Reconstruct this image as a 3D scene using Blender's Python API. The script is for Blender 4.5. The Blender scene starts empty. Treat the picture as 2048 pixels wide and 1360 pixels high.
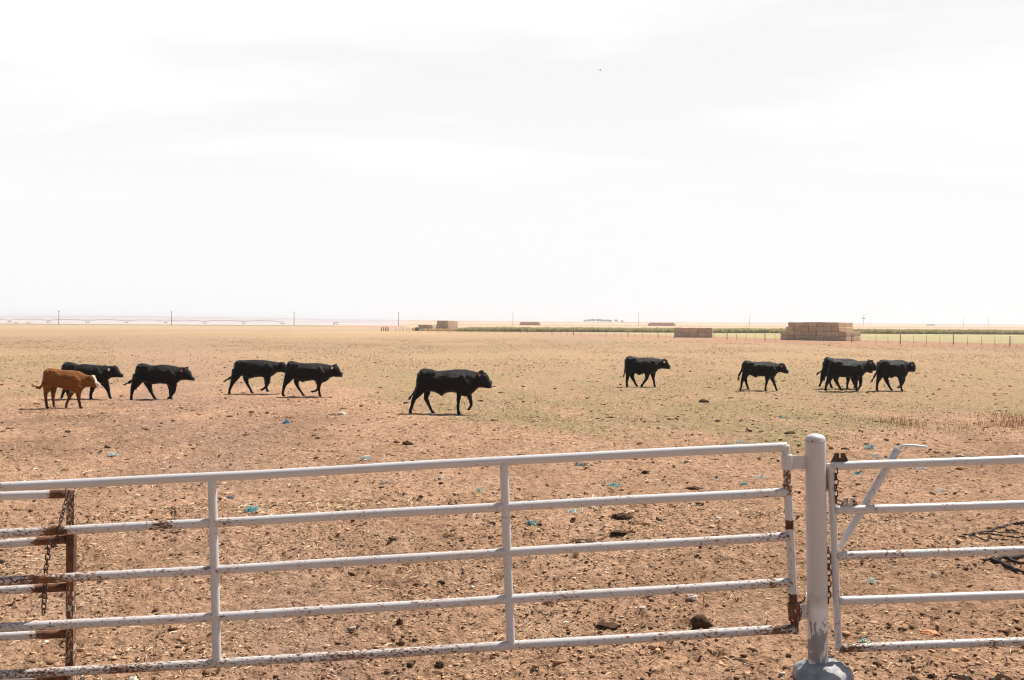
import bpy, math, random
import numpy as np
from mathutils import Vector, Matrix

S = bpy.context.scene
COL = S.collection
R = math.radians
rng = np.random.default_rng(11)
random.seed(5)

# ------------------------------------------------------------------ camera, sky, sun, exposure
F = 2162.0; HC = 2.3                      # focal length in photo pixels (2048 wide), camera height
cam = bpy.data.cameras.new('camera'); cam.lens = F/2048*36; cam.sensor_width = 36
cam.clip_end = 12000; cam.clip_start = 0.05
CAM = bpy.data.objects.new('camera', cam); COL.objects.link(CAM); S.camera = CAM
CM = (Matrix.Translation((0, 0, HC)) @ Matrix.Rotation(R(90-0.954), 4, 'X') @ Matrix.Rotation(R(0.33), 4, 'Z'))
CAM.matrix_world = CM

SUN_EL, SUN_AZ = 57.0, 52.0               # azimuth to the right of the view direction (+Y)
sd = Vector((math.cos(R(SUN_EL))*math.sin(R(SUN_AZ)), math.cos(R(SUN_EL))*math.cos(R(SUN_AZ)), math.sin(R(SUN_EL))))
sl = bpy.data.lights.new('sun', 'SUN'); sl.energy = 5.0; sl.angle = R(0.53); sl.color = (1.0, 0.95, 0.88)
SUN = bpy.data.objects.new('sun', sl); COL.objects.link(SUN)
SUN.rotation_euler = sd.to_track_quat('Z', 'Y').to_euler(); SUN.location = (0, 0, 60)

W = bpy.data.worlds.new('World'); S.world = W; W.use_nodes = True
def build_sky():
    nt = W.node_tree; N = nt.nodes; L = nt.links
    bg = N['Background']
    sky = N.new('ShaderNodeTexSky'); sky.sky_type = 'NISHITA'; sky.sun_disc = False
    sky.sun_elevation = R(SUN_EL); sky.sun_rotation = R(SUN_AZ)
    sky.air_density = 1.0; sky.dust_density = 0.6; sky.ozone_density = 1.0
    tc = N.new('ShaderNodeTexCoord')
    sep = N.new('ShaderNodeSeparateXYZ'); L.new(tc.outputs['Generated'], sep.inputs[0])
    # thin cloud sheet: direction projected on a flat layer above
    ad = N.new('ShaderNodeMath'); ad.operation = 'ADD'; ad.inputs[1].default_value = 0.12; L.new(sep.outputs[2], ad.inputs[0])
    dx = N.new('ShaderNodeMath'); dx.operation = 'DIVIDE'; L.new(sep.outputs[0], dx.inputs[0]); L.new(ad.outputs[0], dx.inputs[1])
    dy = N.new('ShaderNodeMath'); dy.operation = 'DIVIDE'; L.new(sep.outputs[1], dy.inputs[0]); L.new(ad.outputs[0], dy.inputs[1])
    cb = N.new('ShaderNodeCombineXYZ'); L.new(dx.outputs[0], cb.inputs[0]); L.new(dy.outputs[0], cb.inputs[1])
    mp = N.new('ShaderNodeMapping'); mp.inputs['Location'].default_value = (18.629, 4.144, 0); mp.inputs['Rotation'].default_value = (0, 0, R(30))
    mp.inputs['Scale'].default_value = (0.55, 1.25, 1); L.new(cb.outputs[0], mp.inputs[0])
    no = N.new('ShaderNodeTexNoise'); no.inputs['Scale'].default_value = 1.0; no.inputs['Detail'].default_value = 7; no.inputs['Roughness'].default_value = 0.52
    no.inputs['Distortion'].default_value = 0.35; L.new(mp.outputs[0], no.inputs[0])
    cr = N.new('ShaderNodeMapRange'); cr.inputs[1].default_value = 0.45; cr.inputs[2].default_value = 0.60; L.new(no.outputs[0], cr.inputs[0])
    # haze veil, dense at low elevation, thinning upwards
    hv = N.new('ShaderNodeMapRange'); hv.inputs[1].default_value = 0.31; hv.inputs[2].default_value = 0.52; hv.inputs[3].default_value = 1.0; hv.inputs[4].default_value = 0.04
    hv.interpolation_type = 'SMOOTHSTEP'; L.new(sep.outputs[2], hv.inputs[0])
    veil = N.new('ShaderNodeMix'); veil.data_type = 'RGBA'
    veil.inputs['A'].default_value = (11.65, 11.65, 11.7, 1); veil.inputs['B'].default_value = (13.1, 13.1, 13.1, 1); 
    lo = N.new('ShaderNodeMapRange'); lo.inputs[1].default_value = 0.09; lo.inputs[2].default_value = 0.22; L.new(sep.outputs[2], lo.inputs[0])
    lm = N.new('ShaderNodeMix'); lm.data_type = 'FLOAT'; lm.inputs['A'].default_value = 0.42; L.new(lo.outputs[0], lm.inputs['Factor']); L.new(cr.outputs[0], lm.inputs['B'])
    L.new(lm.outputs['Result'], veil.inputs['Factor'])
    # the veil glows on the sun's side of the sky and is thin on the far side
    dt = N.new('ShaderNodeVectorMath'); dt.operation = 'DOT_PRODUCT'; dt.inputs[1].default_value = tuple(sd); L.new(tc.outputs['Generated'], dt.inputs[0])
    fs = N.new('ShaderNodeMapRange'); fs.inputs[1].default_value = -0.30; fs.inputs[2].default_value = 0.08; fs.inputs[3].default_value = 0.15; fs.inputs[4].default_value = 1.0; L.new(dt.outputs['Value'], fs.inputs[0])
    pr = N.new('ShaderNodeMath'); pr.operation = 'MULTIPLY'; L.new(hv.outputs[0], pr.inputs[0]); L.new(fs.outputs[0], pr.inputs[1])
    mx = N.new('ShaderNodeMix'); mx.data_type = 'RGBA'; L.new(pr.outputs[0], mx.inputs['Factor'])
    L.new(sky.outputs[0], mx.inputs['A']); L.new(veil.outputs['Result'], mx.inputs['B'])
    L.new(mx.outputs['Result'], bg.inputs[0]); bg.inputs[1].default_value = 0.05
build_sky()
S.view_settings.view_transform = 'Standard'; S.view_settings.look = 'None'
S.view_settings.gamma = 1; S.view_settings.exposure = 0.68
S.render.engine = 'CYCLES'
S.cycles.max_bounces = 6; S.cycles.volume_bounces = 1; S.cycles.transparent_max_bounces = 4
S.cycles.filter_width = 1.15; S.cycles.use_denoising = True; S.cycles.denoiser = 'OPENIMAGEDENOISE'; S.cycles.denoising_input_passes = 'RGB_ALBEDO_NORMAL'; S.cycles.denoising_prefilter = 'ACCURATE'
S.cycles.sample_clamp_indirect = 6

# ------------------------------------------------------------------ helpers
def ray(u, v):
    d = CM.to_3x3() @ Vector(((u-1024)/F, -(v-680)/F, -1.0))
    return d
def atY(u, v, Y):
    d = ray(u, v); t = Y/d.y
    return Vector((d.x*t, Y, HC+d.z*t))
def ground(u, v):
    d = ray(u, v); t = -HC/d.z
    return Vector((d.x*t, d.y*t, 0))
def hv(u): return 644.0+(u-1024)*math.tan(R(0.33))    # level line in the photo at column u
def at_dist(u, Y): return Vector(((u-1024)/F*Y, Y, 0))

def tag(o, label=None, cat=None, group=None, kind=None):
    if label: o['label'] = label
    if cat: o['category'] = cat
    if group: o['group'] = group
    if kind: o['kind'] = kind
    return o
def link(name, me, mat=None, parent=None, loc=None):
    o = bpy.data.objects.new(name, me); COL.objects.link(o)
    if mat and me is not None and not me.materials: me.materials.append(mat)
    if parent: o.parent = parent
    if loc is not None: o.location = loc
    return o
def empty(name, loc, rz=0):
    o = bpy.data.objects.new(name, None); COL.objects.link(o); o.location = loc; o.rotation_euler = (0, 0, rz); o.empty_display_size = 0.1
    return o
def mesh_np(name, verts, faces, smooth=True):
    verts = np.asarray(verts, dtype=np.float32); faces = np.asarray(faces, dtype=np.int32)
    me = bpy.data.meshes.new(name); n, k = faces.shape
    me.vertices.add(len(verts)); me.vertices.foreach_set('co', verts.ravel())
    me.loops.add(n*k); me.loops.foreach_set('vertex_index', faces.ravel())
    me.polygons.add(n); me.polygons.foreach_set('loop_start', np.arange(n, dtype=np.int32)*k)
    me.polygons.foreach_set('loop_total', np.full(n, k, dtype=np.int32))
    me.polygons.foreach_set('use_smooth', np.full(n, smooth, dtype=bool))
    me.update(calc_edges=True); me.validate()
    return me
def set_col(me, name, rgb):
    a = me.attributes.new(name, 'FLOAT_COLOR', 'POINT')
    c = np.ones((len(me.vertices), 4), dtype=np.float32); c[:, :3] = rgb
    a.data.foreach_set('color', c.ravel())
def set_f(me, name, val):
    a = me.attributes.new(name, 'FLOAT', 'POINT')
    a.data.foreach_set('value', np.asarray(val, dtype=np.float32))

class MB:
    """collects shapes for one mesh; every vertex carries a wear value"""
    def __init__(s): s.v = []; s.f = []; s.w = []; s.sm = []
    def add(s, vs, fs, wear=0.0, smooth=True):
        b = len(s.v); s.v += [tuple(p) for p in vs]; s.f += [tuple(i+b for i in f) for f in fs]
        s.w += list(wear) if hasattr(wear, '__len__') else [wear]*len(vs); s.sm += [smooth]*len(fs)
    def tube(s, pts, rad, n=14, wear=0.0, caps=True, up=None, sq=False):
        pts = [Vector(p) for p in pts]; m = len(pts)
        rad = rad if hasattr(rad, '__len__') else [rad]*m
        wr = wear if hasattr(wear, '__len__') else [wear]*m
        t0 = (pts[1]-pts[0]).normalized()
        a = up or (Vector((0, 0, 1)) if abs(t0.z) < .9 else Vector((0, 1, 0)))
        nx = (a-t0*a.dot(t0)).normalized()
        vs = []; ws = []; fs = []
        for i, p in enumerate(pts):
            t = ((pts[min(i+1, m-1)]-pts[max(i-1, 0)])).normalized()
            nx = (nx-t*nx.dot(t)).normalized(); ny = t.cross(nx)
            for k in range(n):
                an = 2*math.pi*(k+(.5 if sq else 0))/n
                q = rad[i]*(1.414 if sq else 1)
                vs.append(p+nx*math.cos(an)*q+ny*math.sin(an)*q); ws.append(wr[i])
        for i in range(m-1):
            for k in range(n):
                k2 = (k+1) % n
                fs.append((i*n+k, i*n+k2, (i+1)*n+k2, (i+1)*n+k))
        s.add(vs, fs, ws, smooth=not sq)
        if caps:
            b = len(s.v)-len(vs)
            s.f += [tuple(b+k for k in reversed(range(n))), tuple(b+(m-1)*n+k for k in range(n))]; s.sm += [False, False]
    def box(s, c, half, rot=None, wear=0.0):
        M = rot or Matrix.Identity(3)
        vs = [Vector(c)+M @ Vector((x*half[0], y*half[1], z*half[2])) for x in (-1, 1) for y in (-1, 1) for z in (-1, 1)]
        s.add(vs, [(0, 1, 3, 2), (4, 6, 7, 5), (0, 4, 5, 1), (2, 3, 7, 6), (0, 2, 6, 4), (1, 5, 7, 3)], wear, False)
    def prism(s, poly, y0, y1, wear=0.0):
        """poly: x,z outline (any turn), extruded along y"""
        n = len(poly); vs = [(x, y0, z) for x, z in poly]+[(x, y1, z) for x, z in poly]
        s.add(vs, [tuple(range(n)), tuple(reversed(range(n, 2*n)))]+[(i, i+n, (i+1) % n+n, (i+1) % n) for i in range(n)], wear, False)
    def build(s, name, mat, parent=None, org=None):
        me = bpy.data.meshes.new(name)
        o_ = Vector(org) if org is not None else Vector((0, 0, 0))
        me.from_pydata([tuple(Vector(p)-o_) for p in s.v], [], s.f)
        me.polygons.foreach_set('use_smooth', np.array(s.sm, dtype=bool)); me.update()
        set_f(me, 'wear', s.w)
        return link(name, me, mat, parent)

# ---- numpy noise
_perm = rng.permutation(4096)
_ga = rng.uniform(0, 2*np.pi, 4096)
_gx, _gy = np.cos(_ga), np.sin(_ga)
def perlin(x, y, seed=0):
    xi = np.floor(x).astype(np.int64); yi = np.floor(y).astype(np.int64)
    fx = x-xi; fy = y-yi
    ux = fx*fx*fx*(fx*(fx*6-15)+10); uy = fy*fy*fy*(fy*(fy*6-15)+10)
    def g(a, b, dx, dy):
        h = _perm[(_perm[(a+seed*57) & 4095]+b) & 4095]
        return _gx[h]*dx+_gy[h]*dy
    n00 = g(xi, yi, fx, fy); n10 = g(xi+1, yi, fx-1, fy)
    n01 = g(xi, yi+1, fx, fy-1); n11 = g(xi+1, yi+1, fx-1, fy-1)
    return (n00*(1-ux)+n10*ux)*(1-uy)+(n01*(1-ux)+n11*ux)*uy
def fbm(x, y, seed=0, oct=4, gain=.5):
    s = 0; a = 1
    for i in range(oct): s = s+a*perlin(x*2**i+i*17.3, y*2**i-i*9.1, seed+i); a *= gain
    return s
def sst(x, a, b):
    t = np.clip((x-a)/(b-a), 0, 1); return t*t*(3-2*t)

# ---- materials
def mat(name, base=(.5, .5, .5), rough=.8, spec=.3):
    m = bpy.data.materials.new(name); m.use_nodes = True
    b = m.node_tree.nodes['Principled BSDF']
    b.inputs['Base Color'].default_value = (*base, 1); b.inputs['Roughness'].default_value = rough
    b.inputs['Specular IOR Level'].default_value = spec
    return m
class NT:
    def __init__(s, m): s.nt = m.node_tree; s.b = s.nt.nodes['Principled BSDF']
    def n(s, t, **k):
        q = s.nt.nodes.new(t)
        for a, v in k.items(): setattr(q, a, v)
        return q
    def l(s, a, b): s.nt.links.new(a, b)
    def coord(s, kind='Object', scale=(1, 1, 1)):
        tc = s.n('ShaderNodeTexCoord'); mp = s.n('ShaderNodeMapping'); mp.inputs['Scale'].default_value = scale
        s.l(tc.outputs[kind], mp.inputs[0]); return mp.outputs[0]
    def pos(s, scale=(1, 1, 1)):
        g = s.n('ShaderNodeNewGeometry'); mp = s.n('ShaderNodeMapping'); mp.inputs['Scale'].default_value = scale
        s.l(g.outputs['Position'], mp.inputs[0]); return mp.outputs[0]
    def noise(s, co, scale, detail=4, rough=.55, dist=0):
        q = s.n('ShaderNodeTexNoise'); q.inputs['Scale'].default_value = scale; q.inputs['Detail'].default_value = detail
        q.inputs['Roughness'].default_value = rough; q.inputs['Distortion'].default_value = dist; s.l(co, q.inputs[0]); return q.outputs[0]
    def rng(s, x, a, b, c=0., d=1.):
        q = s.n('ShaderNodeMapRange'); q.inputs[1].default_value = a; q.inputs[2].default_value = b; q.inputs[3].default_value = c; q.inputs[4].default_value = d
        s.l(x, q.inputs[0]); return q.outputs[0]
    def math(s, op, a, b):
        q = s.n('ShaderNodeMath', operation=op)
        for i, x in enumerate((a, b)):
            if isinstance(x, (int, float)): q.inputs[i].default_value = x
            else: s.l(x, q.inputs[i])
        return q.outputs[0]
    def mix(s, f, a, b, blend='MIX'):
        q = s.n('ShaderNodeMix', data_type='RGBA', blend_type=blend)
        for k, x in (('Factor', f), ('A', a), ('B', b)):
            if isinstance(x, (int, float)): q.inputs[k].default_value = x
            elif isinstance(x, tuple): q.inputs[k].default_value = (*x, 1)
            else: s.l(x, q.inputs[k])
        return q.outputs['Result']
    def attr(s, name, out='Fac'):
        q = s.n('ShaderNodeAttribute'); q.attribute_name = name; return q.outputs[out]
    def bump(s, h, strength, dist=.01):
        q = s.n('ShaderNodeBump'); q.inputs['Strength'].default_value = strength; q.inputs['Distance'].default_value = dist
        s.l(h, q.inputs['Height']); s.l(q.outputs[0], s.b.inputs['Normal'])
    def base(s, c): s.l(c, s.b.inputs['Base Color'])

def vcol_mat(name, attr='tint', rough=.9, spec=.1, nscale=0, namp=.5, bump=0):
    m = mat(name, rough=rough, spec=spec); t = NT(m); c = t.attr(attr, 'Color')
    if nscale:
        n = t.noise(t.pos(), nscale, 5, .6); c = t.mix(1.0, c, t.rng(n, .3, .7, 1-namp, 1+namp), 'MULTIPLY')
        if bump: t.bump(n, bump, .02)
    t.base(c); return m

# ------------------------------------------------------------------ terrain
_pu = [-2000, 0, 150, 300, 515, 700, 1000, 1500, 1800, 2048, 4000]
_ph = [2.0, 4.6, 6.2, 6.8, 5.2, 3.2, 1.6, 1.5, 1.2, .6, .8]
def base_z(x, y):
    x = np.asarray(x, float); y = np.asarray(y, float)
    r = np.hypot(x, y)
    z = -.22*sst(-x, -2.0, .6)*(1-sst(y, 8.5, 13))*sst(y, -6, 2)
    u = 1024+F*np.clip(x/np.maximum(y, 1e-3), -2.2, 2.2)*(y > 0)
    h = np.interp(u, _pu, _ph)*2900/F+2.3
    z = z+h*sst(r, 1150, 2900)*(1-.3*sst(r, 3000, 3600))
    return z
def rough_z(x, y):
    r = np.hypot(x, y); fade = 1-sst(r, 55, 80)
    bare = 1-.45*sst(r, 18, 30)
    z = .05*perlin(x*.35, y*.35, 3)+.045*perlin(x*.9, y*.9, 4)*bare
    a = fbm(x*2.1, y*2.1, 7, 2); z += .05*a*bare
    b = fbm(x*6.0, y*6.0, 9, 3, .6); z += bare*(.022*b+.030*np.maximum(b-.22, 0))
    c = perlin(x*15., y*15., 21); z += .018*bare*c+.016*bare*np.maximum(c-.15, 0)
    # hoof prints trodden into the dirt
    cs = .34; ci = np.floor(x/cs).astype(np.int64); cj = np.floor(y/cs).astype(np.int64); pit = np.zeros_like(x)
    for di in (-1, 0, 1):
        for dj in (-1, 0, 1):
            h = _perm[(_perm[(ci+di) & 4095]+cj+dj) & 4095]; h2 = _perm[(h*7+13) & 4095]; h3 = _perm[(h*11+5) & 4095]
            px_ = (ci+di+h/4096.)*cs; py_ = (cj+dj+h2/4096.)*cs; an = h3*.0015
            ax_ = (x-px_)*np.cos(an)+(y-py_)*np.sin(an); ay_ = -(x-px_)*np.sin(an)+(y-py_)*np.cos(an)
            q = np.exp(-((ax_/.062)**2+(ay_/.045)**2)**2)*(h3 % 100 < 62); rim = np.exp(-(np.sqrt((ax_/.062)**2+(ay_/.045)**2)-1.35)**2*9)*(h3 % 100 < 62)
            pit = pit-.030*q+.010*rim
    z += pit*bare
    near = 1-sst(r, 12, 20)
    d = perlin(x*34., y*34., 23); z += near*.009*d
    return z*fade

def landcover(x, y):
    """real colour of the ground: bare dirt, cropped grass, strips of field"""
    Y = np.maximum(y, 1.0); k = F*HC/Y; u = 1024+F*x/Y
    u = np.where(y > 1, u, 1024+x*20)
    n1 = fbm(x*.11, y*.05, 31, 4); n2 = fbm(x*.5, y*.25, 41, 4); n3 = fbm(x*1.7, y*.9, 51, 3)
    nf = fbm(x*.02, y*.012, 61, 4)
    dirt = np.array([.63, .38, .235]); dark = np.array([.36, .22, .14]); grass = np.array([.495, .345, .20]); green = np.array([.42, .325, .165])
    tan = np.array([.41, .29, .175]); pink = np.array([.50, .31, .215])
    def mix(c, d, f): return c*(1-f[..., None])+d*f[..., None]
    c = np.broadcast_to(dirt, x.shape+(3,)).copy()
    c = mix(c, np.array([.44, .26, .155]), np.clip(.5+1.1*n2, 0, 1)*.6)
    c = mix(c, np.array([.66, .43, .29]), np.clip(n3*1.6, 0, 1)*.55)
    # darker churned ground left of centre
    c = mix(c, dark, np.clip(sst(k, 175, 195)*(1-sst(k, 235, 300))*(1-sst(u, 350, 900))*(.75+1.3*n2), 0, 1)*.8)
    c = mix(c, dark, np.clip(sst(k, 195, 225)*(1-sst(k, 260, 330))*sst(u, 1500, 1800)*(.3+1.5*n2), 0, 1)*.6)
    # cropped grass
    lim = np.interp(u, [-500, 0, 300, 480, 700, 900, 1300, 1700, 2048, 2600], [150, 150, 120, 138, 150, 190, 200, 215, 205, 200])
    g = sst(lim+70*n1+35*n2-k, -22, 30)
    c = mix(c, grass, np.clip(g*(.9+1.1*n3), 0, 1))
    c = mix(c, green, np.clip(g*sst(k, 70, 110)*sst(u, 350, 1000)*(.35+1.5*n2+.9*n1), 0, 1)*.6)
    c = mix(c, green, np.clip(g*(1-sst(u, 250, 420))*sst(k, 55, 75)*(1-sst(k, 110, 130))*(.45+1.2*n2), 0, 1)*.6)
    # worn pinkish track left
    c = mix(c, pink, np.clip(np.exp(-((u-330-.5*(k-70))/150)**2)*sst(k, 48, 62)*(.8+1.5*n2), 0, 1)*.85)
    # farther dry pasture
    c = mix(c, tan, (1-sst(k, 45, 72))*np.clip(.8+1.2*nf, 0, 1))
    c = mix(c, np.array([.44, .285, .185]), (1-sst(k, 40, 60))*np.clip(nf*1.8, 0, 1)*.7)
    # reddish bare strip along the fence, right
    fk = np.interp(u, [-400, 700, 806, 1104, 1316, 1801, 2020, 3000], [19.5, 20.5, 21.5, 24.6, 30, 39, 42.5, 56])
    red = np.array([.44, .255, .165])
    c = mix(c, red, sst(k, fk-7+3*n1, fk-4)*(1-sst(k, fk+3, fk+11+5*n1))*sst(u, 1000, 1450)*.9)
    # pale green pasture beyond the fence
    beyond = 1-sst(k, fk-6.5, fk-4.5)
    pg = np.array([.43, .375, .195])
    c = mix(c, pg, beyond*sst(u, 1120, 1330)*sst(k, 18.5, 19.3)*np.clip(.85+.8*n1, 0, 1))
    c = mix(c, np.array([.42, .46, .12]), beyond*sst(u, 1300, 1500)*sst(k, fk-9.5, fk-7.5)*np.clip(.35+1.6*n1, 0, 1)*.6)
    c = mix(c, np.array([.60, .49, .36]), beyond*(1-sst(u, 1100, 1330))*sst(k, 18.5, 19.3)*sst(u, 740, 800)*.8)
    # standing crop soil, then dry field, then far land
    right = sst(u, 780, 830)
    c = mix(c, np.array([.30, .27, .13]), right*(1-sst(k, 18.6, 19.2))*sst(k, 14., 14.5)*sst(u, 915, 930))
    c = mix(c, np.array([.52, .37, .25]), right*(1-sst(k, 13.8, 14.3)))
    c = mix(c, np.array([.47, .27, .19]), right*(1-sst(k, 7., 7.3))*sst(k, 4.6, 4.8))
    c = mix(c, np.array([.56, .38, .26]), right*(1-sst(k, 4.4, 4.6)))
    c = mix(c, np.array([.40, .25, .18]), right*(1-sst(k, 2.6, 2.7))*sst(k, 2.0, 2.1))
    left = 1-right
    c = mix(c, np.array([.44, .325, .22]), left*(1-sst(k, 18, 20))*sst(k, 11, 12)*.8)
    c = mix(c, np.array([.27, .24, .13]), left*(1-sst(k, 10.9, 11.2))*sst(k, 8.9, 9.1))
    c = mix(c, np.array([.47, .26, .17]), left*sst(u, 640, 700)*(1-sst(k, 11.5, 12))*sst(k, 7.5, 7.8))
    c = mix(c, np.array([.45, .40, .385]), left*(1-sst(k, 8.7, 8.8)))
    st = .5+.5*np.sin(np.log(np.maximum(np.hypot(x, y), 1))*34+nf*2)
    c = mix(c, np.array([.30, .26, .27]), left*(1-sst(k, 3.7, 3.9))*np.clip(st*1.4-.5, 0, 1)*.8)
    c = mix(c, np.array([.30, .24, .25]), left*(1-sst(k, 2.2, 2.3))*(.5+.0*k))
    return np.clip(c, .02, .8)

def build_ground():
    a1 = np.arange(-R(34), R(34), .0013)
    a2 = np.linspace(R(34), 2*np.pi-R(34), 150)
    th = np.concatenate([a1, a2[:-1]])
    rr = np.concatenate([[.02, .5, 1, 2, 3, 4], np.exp(np.arange(np.log(4.8), np.log(42), .0034)), np.exp(np.arange(np.log(42), np.log(620), .009)), np.exp(np.arange(np.log(620), np.log(3600), .012)), [3600]])
    TH, RR = np.meshgrid(th, rr)
    x = RR*np.sin(TH); y = RR*np.cos(TH)
    wedge = np.where(np.abs(np.where(TH > np.pi, TH-2*np.pi, TH)) < R(34.5), 1., 0.)
    z = base_z(x, y)+rough_z(x, y)*wedge
    nr, nc = x.shape
    v = np.stack([x, y, z], -1).reshape(-1, 3)
    i = np.arange(nr-1)[:, None]*nc; j = np.arange(nc)[None]; j2 = (j+1) % nc
    f = np.stack([i+j, i+j2, i+nc+j2, i+nc+j], -1).reshape(-1, 4)[:, ::-1]
    me = mesh_np('ground', v, f)
    set_col(me, 'landcover', landcover(x, y).reshape(-1, 3))
    m = mat('ground_dirt', rough=1, spec=.05); t = NT(m)
    c = t.attr('landcover', 'Color'); p = t.pos()
    n1 = t.noise(p, 9, 6, .65); n2 = t.noise(p, 38, 5, .7); n3 = t.noise(p, 2.2, 4, .6)
    c = t.mix(1.0, c, t.rng(n1, .28, .72, .62, 1.34), 'MULTIPLY')
    c = t.mix(1.0, c, t.rng(n2, .3, .7, .72, 1.26), 'MULTIPLY')
    c = t.mix(1.0, c, t.rng(n3, .3, .7, .88, 1.12), 'MULTIPLY')
    org = t.math('MULTIPLY', t.rng(t.noise(t.pos((.7, 1, 1)), 17, 4, .65), .56, .63), .66)   # scattered dry dung and rotted straw
    c = t.mix(org, c, (.15, .085, .05))
    t.base(c)
    t.bump(t.math('ADD', t.math('ADD', n1, t.math('MULTIPLY', n2, .55)), t.math('MULTIPLY', n3, .8)), 1.0, .15)
    tag(link('ground', me, m), kind='structure')
build_ground()

def gz(x, y): return float(base_z(x, y)+rough_z(np.array([x]), np.array([y]))[0])

# ------------------------------------------------------------------ loose ground cover (uncountable)
def ico():
    t = (1+5**.5)/2
    v = np.array([(-1, t, 0), (1, t, 0), (-1, -t, 0), (1, -t, 0), (0, -1, t), (0, 1, t), (0, -1, -t), (0, 1, -t), (t, 0, -1), (t, 0, 1), (-t, 0, -1), (-t, 0, 1)], float)
    v /= np.linalg.norm(v[0])
    f = np.array([(0, 11, 5), (0, 5, 1), (0, 1, 7), (0, 7, 10), (0, 10, 11), (1, 5, 9), (5, 11, 4), (11, 10, 2), (10, 7, 6), (7, 1, 8), (3, 9, 4), (3, 4, 2), (3, 2, 6), (3, 6, 8), (3, 8, 9), (4, 9, 5), (2, 4, 11), (6, 2, 10), (8, 6, 7), (9, 8, 1)])
    return v, f
def wedge_points(n, r0, r1, p=2.0, half=33):
    q = rng.random(n); r = (r0**p+q*(r1**p-r0**p))**(1/p)
    th = R(half)*(rng.random(n)*2-1)
    return r*np.sin(th), r*np.cos(th)
def build_clods():
    V, Fc = ico()
    xs = []; ys = []; sz = []
    for n, r0, r1, p, s0, s1 in ((44000, 5.5, 14, 1.3, .006, .018), (1500, 5.5, 16, 1.6, .018, .036), (13000, 12, 32, 1.2, .010, .030), (3400, 18, 75, 1.3, .028, .066)):
        x, y = wedge_points(n, r0, r1, p)
        keep = fbm(x*.8, y*.6, 77, 3)+.25*rng.standard_normal(n) > -.12
        x, y = x[keep], y[keep]
        xs.append(x); ys.append(y); sz.append(s0*(s1/s0)**(rng.random(len(x))**1.7))
    x = np.concatenate(xs); y = np.concatenate(ys); s = np.concatenate(sz); n = len(x)
    z = base_z(x, y)+rough_z(x, y)
    rot = rng.random(n)*6.283; c, sn = np.cos(rot), np.sin(rot)
    P = V[None]*(1+.38*rng.standard_normal((n, 12, 1)).clip(-1.4, 1.4))
    sc = np.stack([s*(1+.6*rng.random(n)), s, s*(.3+.35*rng.random(n))], -1)
    P = P*sc[:, None, :]
    P = np.stack([P[..., 0]*c[:, None]-P[..., 1]*sn[:, None], P[..., 0]*sn[:, None]+P[..., 1]*c[:, None], P[..., 2]], -1)
    P += np.stack([x, y, z+s*.12], -1)[:, None]
    faces = (Fc[None]+(np.arange(n)*12)[:, None, None]).reshape(-1, 3)
    me = mesh_np('dirt_clods', P.reshape(-1, 3), faces, True)
    k = rng.random(n); col = np.empty((n, 3))
    soil = landcover(x, y)*(.52+.42*rng.random((n, 1)))
    col[:] = soil
    col[k < .42] = np.array([.12, .068, .04])*(.6+.9*rng.random(((k < .42).sum(), 1)))
    col[k > .975] = np.array([.62, .53, .44])*(.7+.5*rng.random(((k > .975).sum(), 1)))
    set_col(me, 'tint', np.repeat(col, 12, 0))
    tag(link('dirt_clods', me, vcol_mat('clod_soil', rough=1, spec=.03)), kind='stuff')
build_clods()

def blades(x, y, z, h, w, lean, tint, name, material, taper=.25):
    """upright or leaning four-sided blades, one mesh"""
    n = len(x); a = rng.random(n)*6.283; la = rng.random(n)*6.283
    dx, dy = np.cos(a)*w/2, np.sin(a)*w/2
    px, py = -np.sin(a)*w*.18, np.cos(a)*w*.18
    lx, ly = np.cos(la)*lean*h, np.sin(la)*lean*h
    def ringv(f, s): return [np.stack([x+lx*f*f+q*s, y+ly*f*f+r_*s, z+h*f*(1-.25*lean*f)], -1) for q, r_ in ((dx, dy), (px, py), (-dx, -dy), (-px, -py))]
    vs = np.stack(ringv(0, 1)+ringv(.55, .8)+ringv(1, taper), 1)
    b = (np.arange(n)*12)[:, None, None]
    f = [[i*4+k, i*4+(k+1) % 4, (i+1)*4+(k+1) % 4, (i+1)*4+k] for i in range(2) for k in range(4)]
    me = mesh_np(name, vs.reshape(-1, 3), (np.array(f)[None]+b).reshape(-1, 4), False)
    set_col(me, 'tint', np.repeat(tint, 12, 0))
    return link(name, me, material)
M_straw = vcol_mat('dry_plant', rough=.8, spec=.15)
def leaf_mat(name):
    m = mat(name, rough=.8, spec=.1); t = NT(m); c = t.attr('tint', 'Color'); t.base(c)
    tr = t.n('ShaderNodeBsdfTranslucent'); t.l(c, tr.inputs[0]); mx = t.n('ShaderNodeMixShader'); mx.inputs[0].default_value = .5
    t.l(t.b.outputs[0], mx.inputs[1]); t.l(tr.outputs[0], mx.inputs[2]); t.l(mx.outputs[0], t.nt.nodes['Material Output'].inputs[0]); return m
M_blade = leaf_mat('thin_leaf')

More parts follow.
